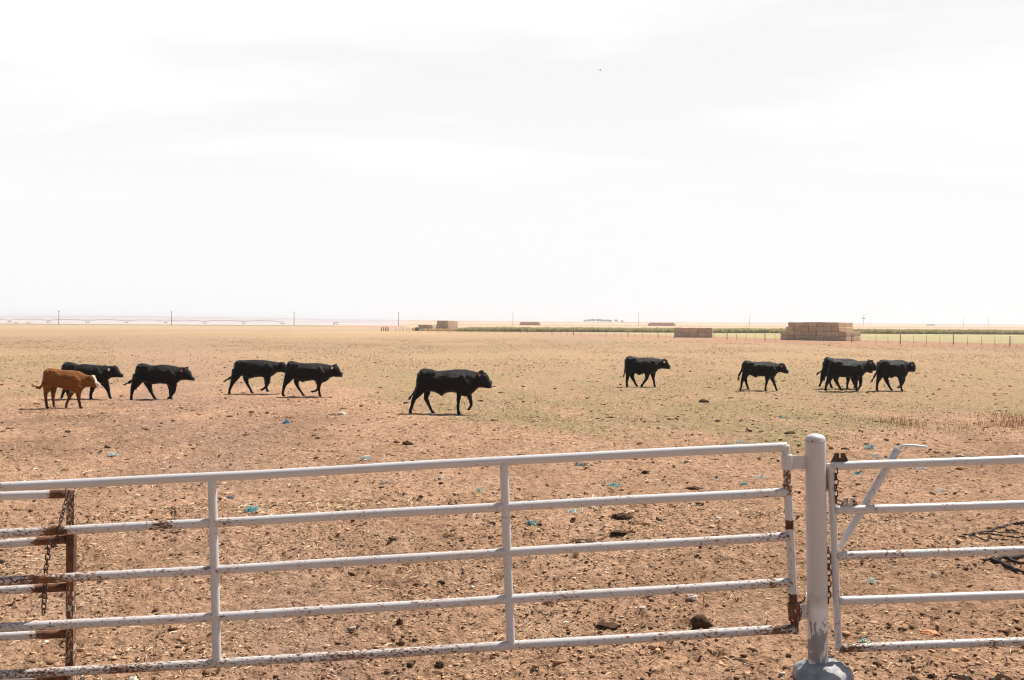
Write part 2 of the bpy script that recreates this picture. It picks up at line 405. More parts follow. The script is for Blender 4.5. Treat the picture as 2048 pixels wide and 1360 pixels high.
def build_straw():
    x1, y1 = wedge_points(15000, 5.5, 14, 1.3); x2, y2 = wedge_points(6000, 12, 34, 1.3)
    x = np.concatenate([x1, x2]); y = np.concatenate([y1, y2])
    n = len(x); keep = fbm(x*.55, y*.5, 88, 3)+.3*rng.standard_normal(n) > .0
    x, y = x[keep], y[keep]; n = len(x)
    L = .02+.09*rng.random(n)**2; L = np.where(y > 13, L*1.6, L); w = np.where(y > 13, .006, .0035)
    a = rng.random(n)*6.283; tz = rng.normal(0, .18, n)
    z = base_z(x, y)+rough_z(x, y)+.008
    d = np.stack([np.cos(a), np.sin(a), tz], -1)*(L/2)[:, None]; s = np.stack([-np.sin(a), np.cos(a), 0*a], -1)*w[:, None]; upv = np.stack([0*a, 0*a, w*1.4], -1)
    c0 = np.stack([x, y, z], -1); bend = np.stack([0*a, 0*a, rng.random(n)*L*.12], -1)
    vs = np.stack([c0-d-s, c0-d+s, c0-d+upv, c0+bend-s, c0+bend+s, c0+bend+upv, c0+d-s, c0+d+s, c0+d+upv], 1)
    f = np.array([[i*3+k, i*3+(k+1) % 3, (i+1)*3+(k+1) % 3, (i+1)*3+k] for i in range(2) for k in range(3)])
    me = mesh_np('straw_litter', vs.reshape(-1, 3), (f[None]+(np.arange(n)*9)[:, None, None]).reshape(-1, 4), False)
    t = np.array([.66, .50, .30])*(.55+.6*rng.random((n, 1))); dk = rng.random(n) < .25; t[dk] = np.array([.25, .15, .08])*(.7+.5*rng.random((dk.sum(), 1)))
    set_col(me, 'tint', np.repeat(t, 9, 0))
    tag(link('straw_litter', me, M_straw), kind='stuff')
build_straw()

def build_grass():
    x, y = wedge_points(120000, 20, 170, 1.1, 31)
    k = F*HC/y; u = 1024+F*x/y
    lim = np.interp(u, [-500, 0, 300, 480, 700, 900, 1300, 1700, 2048, 2600], [150, 150, 110, 138, 150, 190, 200, 215, 205, 200])
    m = lim+60*fbm(x*.11, y*.05, 31, 4)+40*fbm(x*.5, y*.25, 41, 3)+30*rng.standard_normal(len(x))-k > 0
    m &= ~((np.exp(-((u-330-.5*(k-70))/120)**2) > .5) & (rng.random(len(x)) < .7))
    m &= rng.random(len(x)) > sst(y, 70, 165)
    m &= rng.random(len(x)) < np.clip(.48+1.5*fbm(x*.16, y*.06, 71, 4), .08, 1)
    x, y = x[m], y[m]; n = len(x)
    z = base_z(x, y)+rough_z(x, y)-.005
    h = (.018+.05*rng.random(n)**2)*(1+y/90); w = .010+.012*y/40
    t = np.array([.50, .35, .20])*(.55+.6*rng.random((n, 1)))
    g = rng.random(n) < .2; t[g] = np.array([.40, .325, .14])*(.6+.6*rng.random((g.sum(), 1)))
    d = rng.random(n) < .05; t[d] = np.array([.30, .19, .11])
    tag(blades(x, y, z, h, w, .9, t, 'grass_stubble', M_blade), kind='stuff')
build_grass()

def build_weeds():
    xs = []; ys = []; hs = []
    clumps = [(1775, 850, 10, .35), (1800, 848, 40, .22), (1812, 850, 60, .20), (1825, 852, 30, .18), (1765, 845, 20, .18), (1725, 842, 25, .14), (1690, 842, 18, .12), (1950, 850, 40, .14), (1905, 852, 25, .12),
              (1985, 852, 40, .20), (2010, 855, 50, .22), (2030, 850, 60, .26), (2044, 848, 60, .28), (1970, 868, 30, .13), (1880, 860, 40, .12), (1270, 842, 22, .2), (1280, 846, 14, .14), (1822, 868, 14, .22), (1725, 868, 8, .14), (100, 822, 60, .13), (60, 826, 60, .13), (150, 838, 60, .12), (240, 818, 50, .1), (380, 822, 60, .1), (500, 832, 60, .1), (575, 838, 40, .1), (1400, 770, 30, .2), (930, 770, 25, .16), (560, 772, 20, .14), (2000, 836, 80, .16), (1120, 842, 40, .1)]
    for u, v, n, h in clumps:
        p = ground(u, v); sp = p.y*22/F
        xs.append(p.x+rng.normal(0, sp, n)); ys.append(p.y+rng.normal(0, sp*1.5, n)); hs.append(h*(.35+.8*rng.random(n)))
    x, y, h = map(np.concatenate, (xs, ys, hs)); n = len(x)
    z = base_z(x, y)+rough_z(x, y)-.01
    t = np.array([.46, .28, .14])*(.6+.7*rng.random((n, 1)))
    tag(blades(x, y, z, h, np.full(n, .008), .25, t, 'dry_weeds', M_blade, .5), kind='stuff')
build_weeds()

def build_crop():
    n1 = 15000
    y = np.concatenate([256+6*rng.random(n1)**1.3, 262+80*rng.random(9000)])
    x = -13+rng.random(len(y))*230
    keep = (fbm(x*.09, y*.09, 91, 3)+.5+.25*rng.standard_normal(len(x)) > .12) & (x > -13+(y-256)*-.05)
    x, y = x[keep], y[keep]
    m = 4; n = len(x)
    X = np.repeat(x, m)+rng.normal(0, .15, n*m); Yy = np.repeat(y, m)+rng.normal(0, .15, n*m)
    hh = np.repeat((.78+.42*rng.random(n))*(1+.25*fbm(x*.15, y*.15, 95, 3)), m)*(.55+.5*rng.random(n*m))
    t = np.array([.56, .54, .32])*(.5+.8*rng.random((n*m, 1)))
    yl = rng.random(n*m) < .45; t[yl] = np.array([.66, .58, .38])*(.7+.5*rng.random((yl.sum(), 1)))
    tag(blades(X, Yy, base_z(X, Yy), hh, .13+.12*rng.random(n*m), .5, t, 'crop_field', M_blade), kind='stuff')
    # dry, unharvested end of the field
    n = 1600; x = -22+9*rng.random(n); y = 256+14*rng.random(n)
    t = np.array([.58, .43, .24])*(.7+.5*rng.random((n, 1)))
    tag(blades(x, y, base_z(x, y), .3+.5*rng.random(n), np.full(n, .12), .5, t, 'dry_field_edge', M_straw), kind='stuff')
build_crop()

# ------------------------------------------------------------------ painted steel
def paint_mat(name, white=(.535, .525, .53), rust=.5, along=(1, 1, 1), orange=.5):
    m = mat(name, rough=.42, spec=.4); t = NT(m); co = t.coord('Object', along); wear = t.attr('wear')
    fleck = t.noise(co, 72, 7, .66, .5); patch = t.noise(co, 3.1, 4, .6); fine = t.noise(co, 190, 4, .6)
    sgn = t.math('ADD', t.math('ADD', fleck, t.math('MULTIPLY', t.math('SUBTRACT', patch, .5), .42)), t.math('MULTIPLY', t.math('SUBTRACT', fine, .5), .16))
    sgn = t.math('ADD', sgn, t.math('MULTIPLY', wear, .34))
    thr = .735-.06*rust
    rm = t.rng(sgn, thr, thr+.025); halo = t.math('MULTIPLY', t.rng(sgn, thr-.10, thr+.01), orange)
    dirtn = t.rng(t.noise(co, 7, 5, .6), .35, .75)
    c = t.mix(t.math('MULTIPLY', dirtn, .35), white, (.50, .43, .37))
    c = t.mix(halo, c, (.47, .27, .13))
    rc = t.mix(t.rng(t.noise(co, 18, 4, .6), .35, .65), (.045, .02, .013), (.19, .075, .032))
    c = t.mix(rm, c, rc); t.base(c)
    q = t.rng(rm, 0, 1, .42, .9); t.l(q, t.b.inputs['Roughness'])
    t.bump(t.math('SUBTRACT', t.math('MULTIPLY', fine, .2), rm), .35, .002)
    return m
M_paint = paint_mat('chipped_white_paint', rust=.85, along=(.55, 1, 1))
M_paint_v = paint_mat('chipped_white_paint_upright', rust=.55, along=(1, 1, .55))
M_post = paint_mat('grey_white_post_paint', white=(.52, .49, .49), rust=.0, along=(1, 1, .8), orange=.15)
def _post_wear():
    t = NT(M_post); link_ = [l for l in t.nt.links if l.to_socket == t.b.inputs['Base Color']][0]; c = link_.from_socket
    w2 = t.attr('scrape'); co = t.coord('Object', (1, 1, .6))
    n = t.math('ADD', t.noise(co, 9, 6, .62, .6), t.math('MULTIPLY', t.math('SUBTRACT', w2, .5), .5))
    c2 = t.mix(t.math('MULTIPLY', t.rng(w2, .2, .5), t.rng(n, .2, .5)), c, (.27, .255, .25))
    c2 = t.mix(t.math('MULTIPLY', t.rng(w2, .3, .6), t.rng(t.noise(co, 8, 6, .6, .8), .46, .49)), c2, (.70, .67, .66))
    t.l(c2, t.b.inputs['Base Color'])
_post_wear()
M_rust = paint_mat('rusted_steel', white=(.55, .50, .46), rust=1.6, along=(1, 1, .4), orange=.8)
def iron():
    m = mat('brown_iron', rough=.7, spec=.35); m.node_tree.nodes['Principled BSDF'].inputs['Metallic'].default_value = .25; t = NT(m); co = t.coord('Object')
    t.base(t.mix(t.rng(t.noise(co, 40, 5, .6), .35, .65), (.035, .022, .018), (.12, .06, .035))); t.bump(t.noise(co, 90, 4, .6), .4, .002); return m
M_iron = iron()
def concrete():
    m = mat('weathered_concrete', rough=.95, spec=.1); t = NT(m); co = t.coord('Object')
    n = t.noise(co, 11, 7, .65); c = t.mix(t.rng(n, .3, .7), (.20, .215, .235), (.40, .40, .41)); c = t.mix(t.rng(t.noise(co, 6, 4, .6), .6, .66), c, (.5, .42, .34)); t.base(c)
    t.bump(n, .8, .015); return m
M_conc = concrete()

GY = 7.04
def gp(u, v, Y=GY): return atY(u, v, Y)
def seg(p, q, step=.05):
    n = max(2, int((q-p).length/step)+1); return [p.lerp(q, i/(n-1)) for i in range(n)]
PX = GY/F                                  # metres per photo pixel at the gate

def weld(mb, c, axis, r, w=.006, wear=.35):
    a = Vector(axis).normalized(); mb.tube([c-a*w, c-a*w*.3, c+a*w*.3, c+a*w], [r*.98, r*1.05, r*1.05, r*.98], 16, wear)

# --- the long gate in the foreground
def rail_pt(tab, u):
    us = [t[0] for t in tab]
    if u < us[0]: s = (tab[1][1]-tab[0][1])/(tab[1][0]-tab[0][0]); return tab[0][1]+s*(u-us[0])
    return float(np.interp(u, us, [t[1] for t in tab]))
RAILS = [[(0, 973.5), (480, 951), (1040, 919.5), (1573, 893)], [(0, 1067), (480, 1042.5), (1040, 1011.5), (1573, 984)], [(0, 1162.5), (480, 1137), (1040, 1103), (1573, 1073)],
         [(0, 1255.5), (480, 1231), (1040, 1197), (1578, 1165)], [(0, 1350), (480, 1324), (1040, 1290), (1580, 1258)]]
RR_ = 9.2*PX
def build_gate():
    p0 = gp(740, 1345); root = empty('pipe_gate', (p0.x, GY, base_z(p0.x, GY)))
    tag(root, 'long white pipe gate with five chipped horizontal rails left of the thick round post', 'gate')
    o = root.location
    def patch_wear(i, u):
        w = .15+.20*max(0, (560-u)/560)+(.07 if i >= 2 else 0)+(.12 if i == 4 else 0)
        if i == 0: w -= .22
        if i == 1: w += .95*math.exp(-((u-112)/20)**2)+.45*math.exp(-((u-330)/22)**2)+.2*math.exp(-((u-60)/40)**2)
        if i == 2: w += .40*math.exp(-((u-90)/35)**2)
        if i == 3: w += .45*math.exp(-((u-1545)/5)**2)
        if i == 4: w += .5*math.exp(-((u-1553)/6)**2)+.2*math.exp(-((u-700)/120)**2)
        if u > 1500: w += .10
        return w
    for i, tab in enumerate(RAILS):
        mb = MB(); us = np.append(np.arange(-190, 1566, 10.0), (1573, 1575.5, 1579.5, 1584, 1588.5)[i])
        # slight hand-welded unevenness along the pipe
        pts = [gp(u, rail_pt(tab, u)+.35*math.sin(u*.013+i)) for u in us]
        mb.tube(pts, RR_, 18, [patch_wear(i, u) for u in us])
        ob = mb.build('rail', M_paint, root, o)
        if i == 1: tag(ob, 'rail with a rust-eaten dark patch near the hanging chain')
    for (ua, va, ub, vb) in ((424, 953, 434, 1326), (1007.5, 921, 1021.5, 1291), (-150, 981, -140, 1357)):
        mb = MB(); pts = seg(gp(ua, va), gp(ub, vb), .04)
        mb.tube(pts, 8.9*PX, 18, [.02+.22*max(0, (k/len(pts)-.45)) for k in range(len(pts))])
        ax = (pts[-1]-pts[0])
        for tab in RAILS[1:4]:
            f = (rail_pt(tab, ua)+8-va)/(vb-va); weld(mb, gp(ua, va).lerp(gp(ub, vb), f+.035), ax, 8.9*PX, .004, .45)
        mb.build('upright', M_paint_v, root, o)
    # hinge end: thicker stub on top, bare pin between the sleeves
    mb = MB(); pts = seg(gp(1571, 890), gp(1590, 1266), .012)
    wr = []; rd = []
    for p_ in pts:
        f = (p_.z-pts[-1].z)/(pts[0].z-pts[-1].z); v = 1266-f*376
        w = .12; r = 8.2*PX
        if 940 < v < 975: w = .75
        if 975 <= v < 990: w = .9
        if 1038 < v < 1058: w = .95
        if 1185 < v < 1206: w = 1.0
        if v > 1238: w = .75
        if 940 < v < 970: r = 7.4*PX
        wr.append(w); rd.append(r)
    mb.tube(pts, rd, 18, wr)
    for v, r, w in ((971, 9.8, .8), (986, 9.6, .7)):
        c = pts[0].lerp(pts[-1], (v-890)/376); mb.tube([c+Vector((0, 0, .008)), c+Vector((0, 0, -.008))], r*PX, 18, w)
    tag(mb.build('hinge_upright', M_paint_v, root, o), 'end upright streaked with dark rust')
build_gate()

# --- post
def build_post():
    b = gp(1637, 1352); root = empty('gate_post', (b.x, GY, base_z(b.x, GY)))
    tag(root, 'thick round steel gate post with domed cap, scraped whitish near its footing', 'post')
    o = root.location; r = 20.2*PX
    top = gp(1630.5, 881); bot = gp(1637, 1362)
    mb = MB(); pts = seg(top, bot, .02); mb.tube(pts, [r]*len(pts), 32, [(.10 if k/len(pts) < .45 else .18) for k in range(len(pts))])
    mb.tube([top+Vector((0, 0, .004)), top+Vector((0, 0, -.004))], r*1.025, 32, .3)
    ob = mb.build('post_pipe', M_post, root, o)
    zz = np.array([v.co.z for v in ob.data.vertices])
    set_f(ob.data, 'scrape', np.clip((.62-zz)/.30, 0, 1))
    mb = MB(); cp = []; cr = []
    for k in range(9):
        a = k/8*math.pi/2; cp.append(top+Vector((0, 0, .004+math.sin(a)*r*.62))); cr.append(max(r*1.005*math.cos(a)**.75, .002))
    mb.tube(cp, cr, 32, 0.0); cap = mb.build('cap', M_post, root, o); set_f(cap.data, 'scrape', np.zeros(len(cap.data.vertices)))
    # concrete collar the post stands in
    mb = MB(); c = gp(1645, 1352); n = 40; rings = 12; vs = []; fs = []; z0 = base_z(c.x, GY)-o.z
    for i in range(rings):
        t = i/(rings-1); rad = .055+.135*t; z = .085*math.cos(t*math.pi/2)**.8-.05*(t > .95)
        for k in range(n):
            a = 2*math.pi*k/n; q = 1+.10*math.sin(3*a+1)+.05*math.sin(7*a+t*4)
            h = float(perlin(np.array([math.cos(a)*t*4+5]), np.array([math.sin(a)*t*4+2]), 5)[0])*.022
            vs.append((c.x-o.x+math.cos(a)*rad*q, c.y-o.y+math.sin(a)*rad*q, z0+z+h+.01))
    for i in range(rings-1):
        for k in range(n): fs.append((i*n+k, i*n+(k+1) % n, (i+1)*n+(k+1) % n, (i+1)*n+k))
    mb.add(vs, [f[::-1] for f in fs]); mb.f.append(tuple(range(n))); mb.sm.append(True)
    mb.build('concrete_footing', M_conc, root)
    # upper hinge: flat plate wrapped round the gate's upright; lower hinge: rusty sleeve
    mb = MB(); a, bq = gp(1573, 909), gp(1575, 939); mb.tube(seg(a, bq, .01), 11.2*PX, 20, .05)
    mb.build('hinge_sleeve', M_paint_v, root, o)
    mb = MB(); c = gp(1597, 925); mb.box(c-o, (15*PX, .008, 13.2*PX), Matrix.Rotation(R(2), 3, 'Y'), .05); mb.build('hinge_strap', M_paint_v, root)
    mb = MB(); a, bq = gp(1587, 1204), gp(1589, 1240); mb.tube(seg(a, bq, .01), 12.2*PX, 20, .75); tag(mb.build('hinge_sleeve', M_rust, root, o), 'rusty lower hinge sleeve')
    mb = MB(); c = gp(1608, 1223); mb.box(c-o, (11*PX, .010, 13.5*PX), Matrix.Rotation(R(1), 3, 'Y'), .35); mb.build('hinge_strap', M_paint_v, root)
    mb = MB(); mb.tube([gp(1600, 1207, GY+.05), gp(1606, 1203, GY+.05), gp(1616, 1180, GY+.09)], .009, 8, .6); mb.build('hinge_pin', M_rust, root, o)
build_post()

# --- gate on the right of the post, with latch bar
def build_right_gate():
    p0 = gp(1680, 1300); root = empty('latch_gate', (p0.x, GY, base_z(p0.x, GY)))
    tag(root, 'white pipe gate right of the round post with slanting latch bar and two notched plates', 'gate'); o = root.location
    tabs = [[(1662, 932), (2048, 918.5)], [(1666, 1020.5), (2048, 1008.7)], [(1670, 1111.7), (2048, 1100.5)], [(1674, 1201.5), (2048, 1189.5)], [(1678, 1296.5), (2048, 1282.5)]]
    for i, tab in enumerate(tabs):
        s = (tab[1][1]-tab[0][1])/(tab[1][0]-tab[0][0]); mb = MB()
        us = np.arange(tab[0][0]+(0 if i in (0, 4) else 3), 2960, 10.)
        w = [(-.05, .12, .2, .2, .34)[i]+.42*math.exp(-((u-1690)/35)**2)*(i == 4)+.12*math.exp(-((u-1720)/60)**2)*(i in (1, 2)) for u in us]
        mb.tube([gp(u, tab[0][1]+s*(u-tab[0][0])+.3*math.sin(u*.017+i)) for u in us], 8.6*PX, 18, w); mb.build('rail', M_paint, root, o)
    for ua, va, ub, vb in ((1661.5, 927, 1677.5, 1301), (2480, 902, 2496, 1268), (2950, 885, 2966, 1252)):
        mb = MB(); pts = seg(gp(ua, va), gp(ub, vb), .03)
        mb.tube(pts, 7.4*PX, 18, [.10+.55*max(0, k/len(pts)-.45) for k in range(len(pts))])
        ob = mb.build('upright', M_paint_v, root, o)
        if ua < 1700: tag(ob, 'end upright rusting orange towards its foot')
    # latch: slanting sleeve behind the rails, thin handle bent out of its top
    Yb = GY+.052
    mb = MB(); a, b_ = gp(1794.5, 900.5, Yb), gp(1679, 1096, Yb)
    pts = seg(a, b_, .03); n = len(pts); mb.tube(pts, [7.8*PX*(1 if k < n-3 else .85-.12*(k-n+3)) for k in range(n)], 18, [.05+.30*k/n for k in range(n)])
    weld(mb, a, (b_-a), 8.6*PX, .006, .1); bar = mb.build('latch_sleeve', M_paint_v, root, o)
    mb = MB(); h = [(1788, 912), (1797, 898), (1802, 892.5), (1808, 890.6), (1820, 890.8), (1836, 892), (1850.5, 894), (1853, 895)]
    mb.tube([gp(u, v, Yb) for u, v in h], [2.7*PX]*(len(h)-1)+[2.0*PX], 12, .02); hd = mb.build('latch_handle', M_paint, root, o)
    mb = MB(); c = gp(1796, 899, Yb); ax = (a-b_).normalized(); mb.tube([c-ax*.005, c+ax*.005], 9.2*PX, 18, .2); mb.build('collar', M_paint, root, o)
    for (ub0, ub1, ut0, ut1, vb, vt, mm, lab) in ((1660.5, 1698, 1670.5, 1689, 926, 906, M_iron, 'dark brown notched plate on the top rail'), (1677, 1719, 1689.5, 1707, 1014, 995.5, M_rust, 'rust-spotted whitish notched plate on the second rail')):
        mid = (ut0+ut1)/2; nd = vt+9.5; nw = 1.9
        px = [(ub0, vb), (ub1, vb), (ut1, vt), (mid+nw, vt), (mid+nw, nd), (mid-nw, nd), (mid-nw, vt), (ut0, vt)]
        mb = MB(); mb.prism([((gp(u, v)-o).x, (gp(u, v)-o).z) for u, v in px], -.006, .006, .35); tag(mb.build('notch_plate', mm, root), lab)
build_right_gate()

# --- the gate standing behind on the left, rusty end
def build_left_gate():
    YB = 7.24; p0 = gp(143, 1365, YB); root = empty('overlapping_gate', (p0.x, YB, base_z(p0.x, YB)))
    tag(root, 'gate behind the long gate at far left, square rusty brown end upright', 'gate'); o = root.location; px = YB/F
    for i, (va, vb) in enumerate(((992, 987.5), (1088, 1078), (1181, 1174), (1273, 1267), (1362, 1356))):
        mb = MB(); us = np.arange(-900, 140, 8.)
        s = (vb-va)/140
        mb.tube([gp(u, va+s*u, YB) for u in us], 8.6*px, 16, [.22+1.0*sst(u, 50 if i else 96, 100 if i else 106) for u in us]); mb.build('rail', M_paint, root, o)
    mb = MB(); pts = seg(gp(143.5, 979, YB), gp(141, 1380, YB), .03)
    mb.tube(pts, 7.6*px, 4, [(.55 if k < 2 else .62+.3*(8 < k < 20)) for k in range(len(pts))], sq=True); mb.build('end_upright', M_rust, root, o)
    mb = MB(); mb.tube(seg(gp(-880, 985, YB), gp(-880, 1370, YB), .05), 8.6*px, 16, .3); mb.build('upright', M_paint_v, root, o)
build_left_gate()

# --- chains
def link_mesh(name, L, wd, r):
    mb = MB(); pts = []
    for k in range(20):
        a = 2*math.pi*k/20; x = math.cos(a)*wd/2; z = math.sin(a)*wd/2+(L-wd)/2*(1 if math.sin(a) > 1e-6 else -1 if math.sin(a) < -1e-6 else 0)
        pts.append(Vector((x, 0, z)))
    n = 8; vs = []; fs = []
    for i, p in enumerate(pts):
        t = (pts[(i+1) % 20]-pts[i-1]).normalized(); nx = Vector((0, 1, 0)); ny = t.cross(nx)
        for k in range(n):
            an = 2*math.pi*k/n; vs.append(p+nx*math.cos(an)*r+ny*math.sin(an)*r)
    for i in range(20):
        for k in range(n): fs.append((i*n+k, i*n+(k+1) % n, ((i+1) % 20)*n+(k+1) % n, ((i+1) % 20)*n+k))
    mb.add(vs, fs); me = bpy.data.meshes.new(name); me.from_pydata([tuple(v) for v in mb.v], [], mb.f)
    me.polygons.foreach_set('use_smooth', np.ones(len(mb.f), bool)); me.materials.append(M_iron); return me
LINK = link_mesh('link', .046, .027, .0042)
def chain(path, label, pitch=.0365):
    pts = [Vector(p) for p in path]; root = empty('chain', pts[0]); tag(root, label, 'chain')
    ln = [0]
    for a, b in zip(pts, pts[1:]): ln.append(ln[-1]+(b-a).length)
    d = 0; i = 0
    while d < ln[-1]:
        j = max(k for k in range(len(ln)-1) if ln[k] <= d+1e-9); f = (d-ln[j])/max(ln[j+1]-ln[j], 1e-6)
        p = pts[j].lerp(pts[j+1], f); t = (pts[j+1]-pts[j]).normalized()
        q = t.to_track_quat('Z', 'X').to_matrix().to_4x4() @ Matrix.Rotation(R(20+90*(i % 2)+random.uniform(-18, 18)), 4, 'Z')
        o = link('link', LINK, None, root); o.matrix_local = Matrix.Translation(p-pts[0]) @ q
        d += pitch; i += 1
Yc = GY-.045
chain([gp(134, 995, 7.16), gp(130, 1010, 7.12), gp(125, 1028, 7.06), gp(120, 1048, Yc), gp(117, 1060, Yc-.02), gp(115, 1078, Yc), gp(111, 1092, 7.1), gp(104, 1089, 7.14), gp(101, 1078, 7.12), gp(99, 1090, 7.1), gp(96, 1110, 7.11), gp(92, 1135, 7.12), gp(91, 1158, 7.12), gp(89, 1190, 7.1), gp(86.5, 1232, 7.1)],
      'rusty chain looped round the long gate\'s second rail beside the brown end upright')
chain([gp(1671, 942, GY-.02), gp(1672, 962, GY-.02), gp(1671, 985, GY-.02), gp(1673, 1003, GY-.02), gp(1681, 1006, GY-.02), gp(1684, 1002, GY-.02)], 'short brown chain hanging under the dark notched plate')
chain([gp(1655.5, 1100, GY+.02), gp(1657, 1120, GY), gp(1658, 1150, GY), gp(1657.5, 1180, GY), gp(1656.5, 1208, GY)], 'dangling chain in the gap right of the thick post, low down')
def strap():
    mb = MB(); c0, c1 = gp(1655, 928, GY+.01), gp(1654.5, 978, GY+.01); mb.tube(seg(c0, c1, .02), [.008]*len(seg(c0, c1, .02)), 8, .5)
    o = mb.build('wire_tie', mat('orange_rust', (.34, .15, .05), .9), None); tag(o, 'orange rusty tie between the thick post and the latch gate', 'tie')
strap()

# ------------------------------------------------------------------ cattle, traced limb by limb
def loft(mb, pts, ysc=.75, y0=0., n=12, miny=.024):
    """pts: (x, z, r) in metres"""
    P = []
    for a, b in zip(pts, pts[1:]):
        for t in (0, .5): P.append(tuple(a[i]*(1-t)+b[i]*t for i in range(len(a))))
    P.append(pts[-1]); m = len(P); vs = []; fs = []
    for i in range(m):
        a = P[max(i-1, 0)]; b = P[min(i+1, m-1)]; t = Vector((b[0]-a[0], 0, b[1]-a[1])).normalized(); nx = Vector((-t.z, 0, t.x))
        yy = y0 if len(P[i]) < 4 else P[i][3]
        for k in range(n):
            an = 2*math.pi*k/n
            vs.append(Vector((P[i][0], yy, P[i][1]))+nx*(math.cos(an)*P[i][2])+Vector((0, math.sin(an)*max(P[i][2]*ysc, miny), 0)))
    for i in range(m-1):
        for k in range(n): fs.append((i*n+k, i*n+(k+1) % n, (i+1)*n+(k+1) % n, (i+1)*n+k))
    b0 = len(mb.v); mb.add(vs, fs); mb.f += [tuple(b0+k for k in reversed(range(n))), tuple(b0+(m-1)*n+k for k in range(n))]; mb.sm += [True, True]
def ellipsoid(mb, c, rad, rot=None, n=12):
    M = rot or Matrix.Identity(3); vs = []; fs = []; m = 8
    for i in range(m+1):
        a = math.pi*i/m-math.pi/2
        for k in range(n):
            b = 2*math.pi*k/n; vs.append(Vector(c)+M @ Vector((math.cos(a)*math.cos(b)*rad[0]+0, math.cos(a)*math.sin(b)*rad[1], math.sin(a)*rad[2])) if 0 < i < m else Vector(c)+M @ Vector((1e-4*math.cos(b), 1e-4*math.sin(b), math.sin(a)*rad[2])))
    for i in range(m):
        for k in range(n): fs.append((i*n+k, i*n+(k+1) % n, (i+1)*n+(k+1) % n, (i+1)*n+k))
    b0 = len(mb.v); mb.add(vs, fs); mb.f += [tuple(b0+k for k in reversed(range(n))), tuple(b0+m*n+k for k in range(n))]; mb.sm += [True, True]

def hide_mat(name, rough, spec, sheen):
    m = mat(name, rough=rough, spec=spec); t = NT(m); c = t.attr('coat', 'Color'); co = t.coord('Object', (1, 1, 2.5))
    n = t.noise(co, 60, 4, .6); n2 = t.noise(co, 6, 3, .6)
    t.base(t.mix(1.0, c, t.rng(t.math('ADD', t.math('MULTIPLY', n, .4), t.math('MULTIPLY', n2, .6)), .3, .7, .5, 1.5), 'MULTIPLY')); t.bump(t.math('ADD', n, n2), .7, .03)
    t.b.inputs['Sheen Weight'].default_value = sheen; t.b.inputs['Sheen Roughness'].default_value = .4
    return m
M_black = hide_mat('black_hide', .36, .12, .0); M_red = hide_mat('red_brown_hide', .55, .15, .0)
M_eye = mat('eye', (.008, .006, .006), .1, .6)
M_tagr = mat('ear_tag_red', (.42, .11, .10), .6); M_tagy = mat('ear_tag_pale', (.75, .66, .50), .5); M_hair = mat('tail_hair_black', (.012, .010, .010), .7); M_hairr = mat('tail_hair_red', (.40, .18, .06), .8)
EYE = None
def ball(name, r):
    mb = MB(); ellipsoid(mb, (0, 0, 0), (r, r, r), n=10); me = bpy.data.meshes.new(name); me.from_pydata([tuple(v) for v in mb.v], [], mb.f)
    me.polygons.foreach_set('use_smooth', np.ones(len(mb.f), bool)); return me
EYE = ball('eye', .013); EYE.materials.append(M_eye)

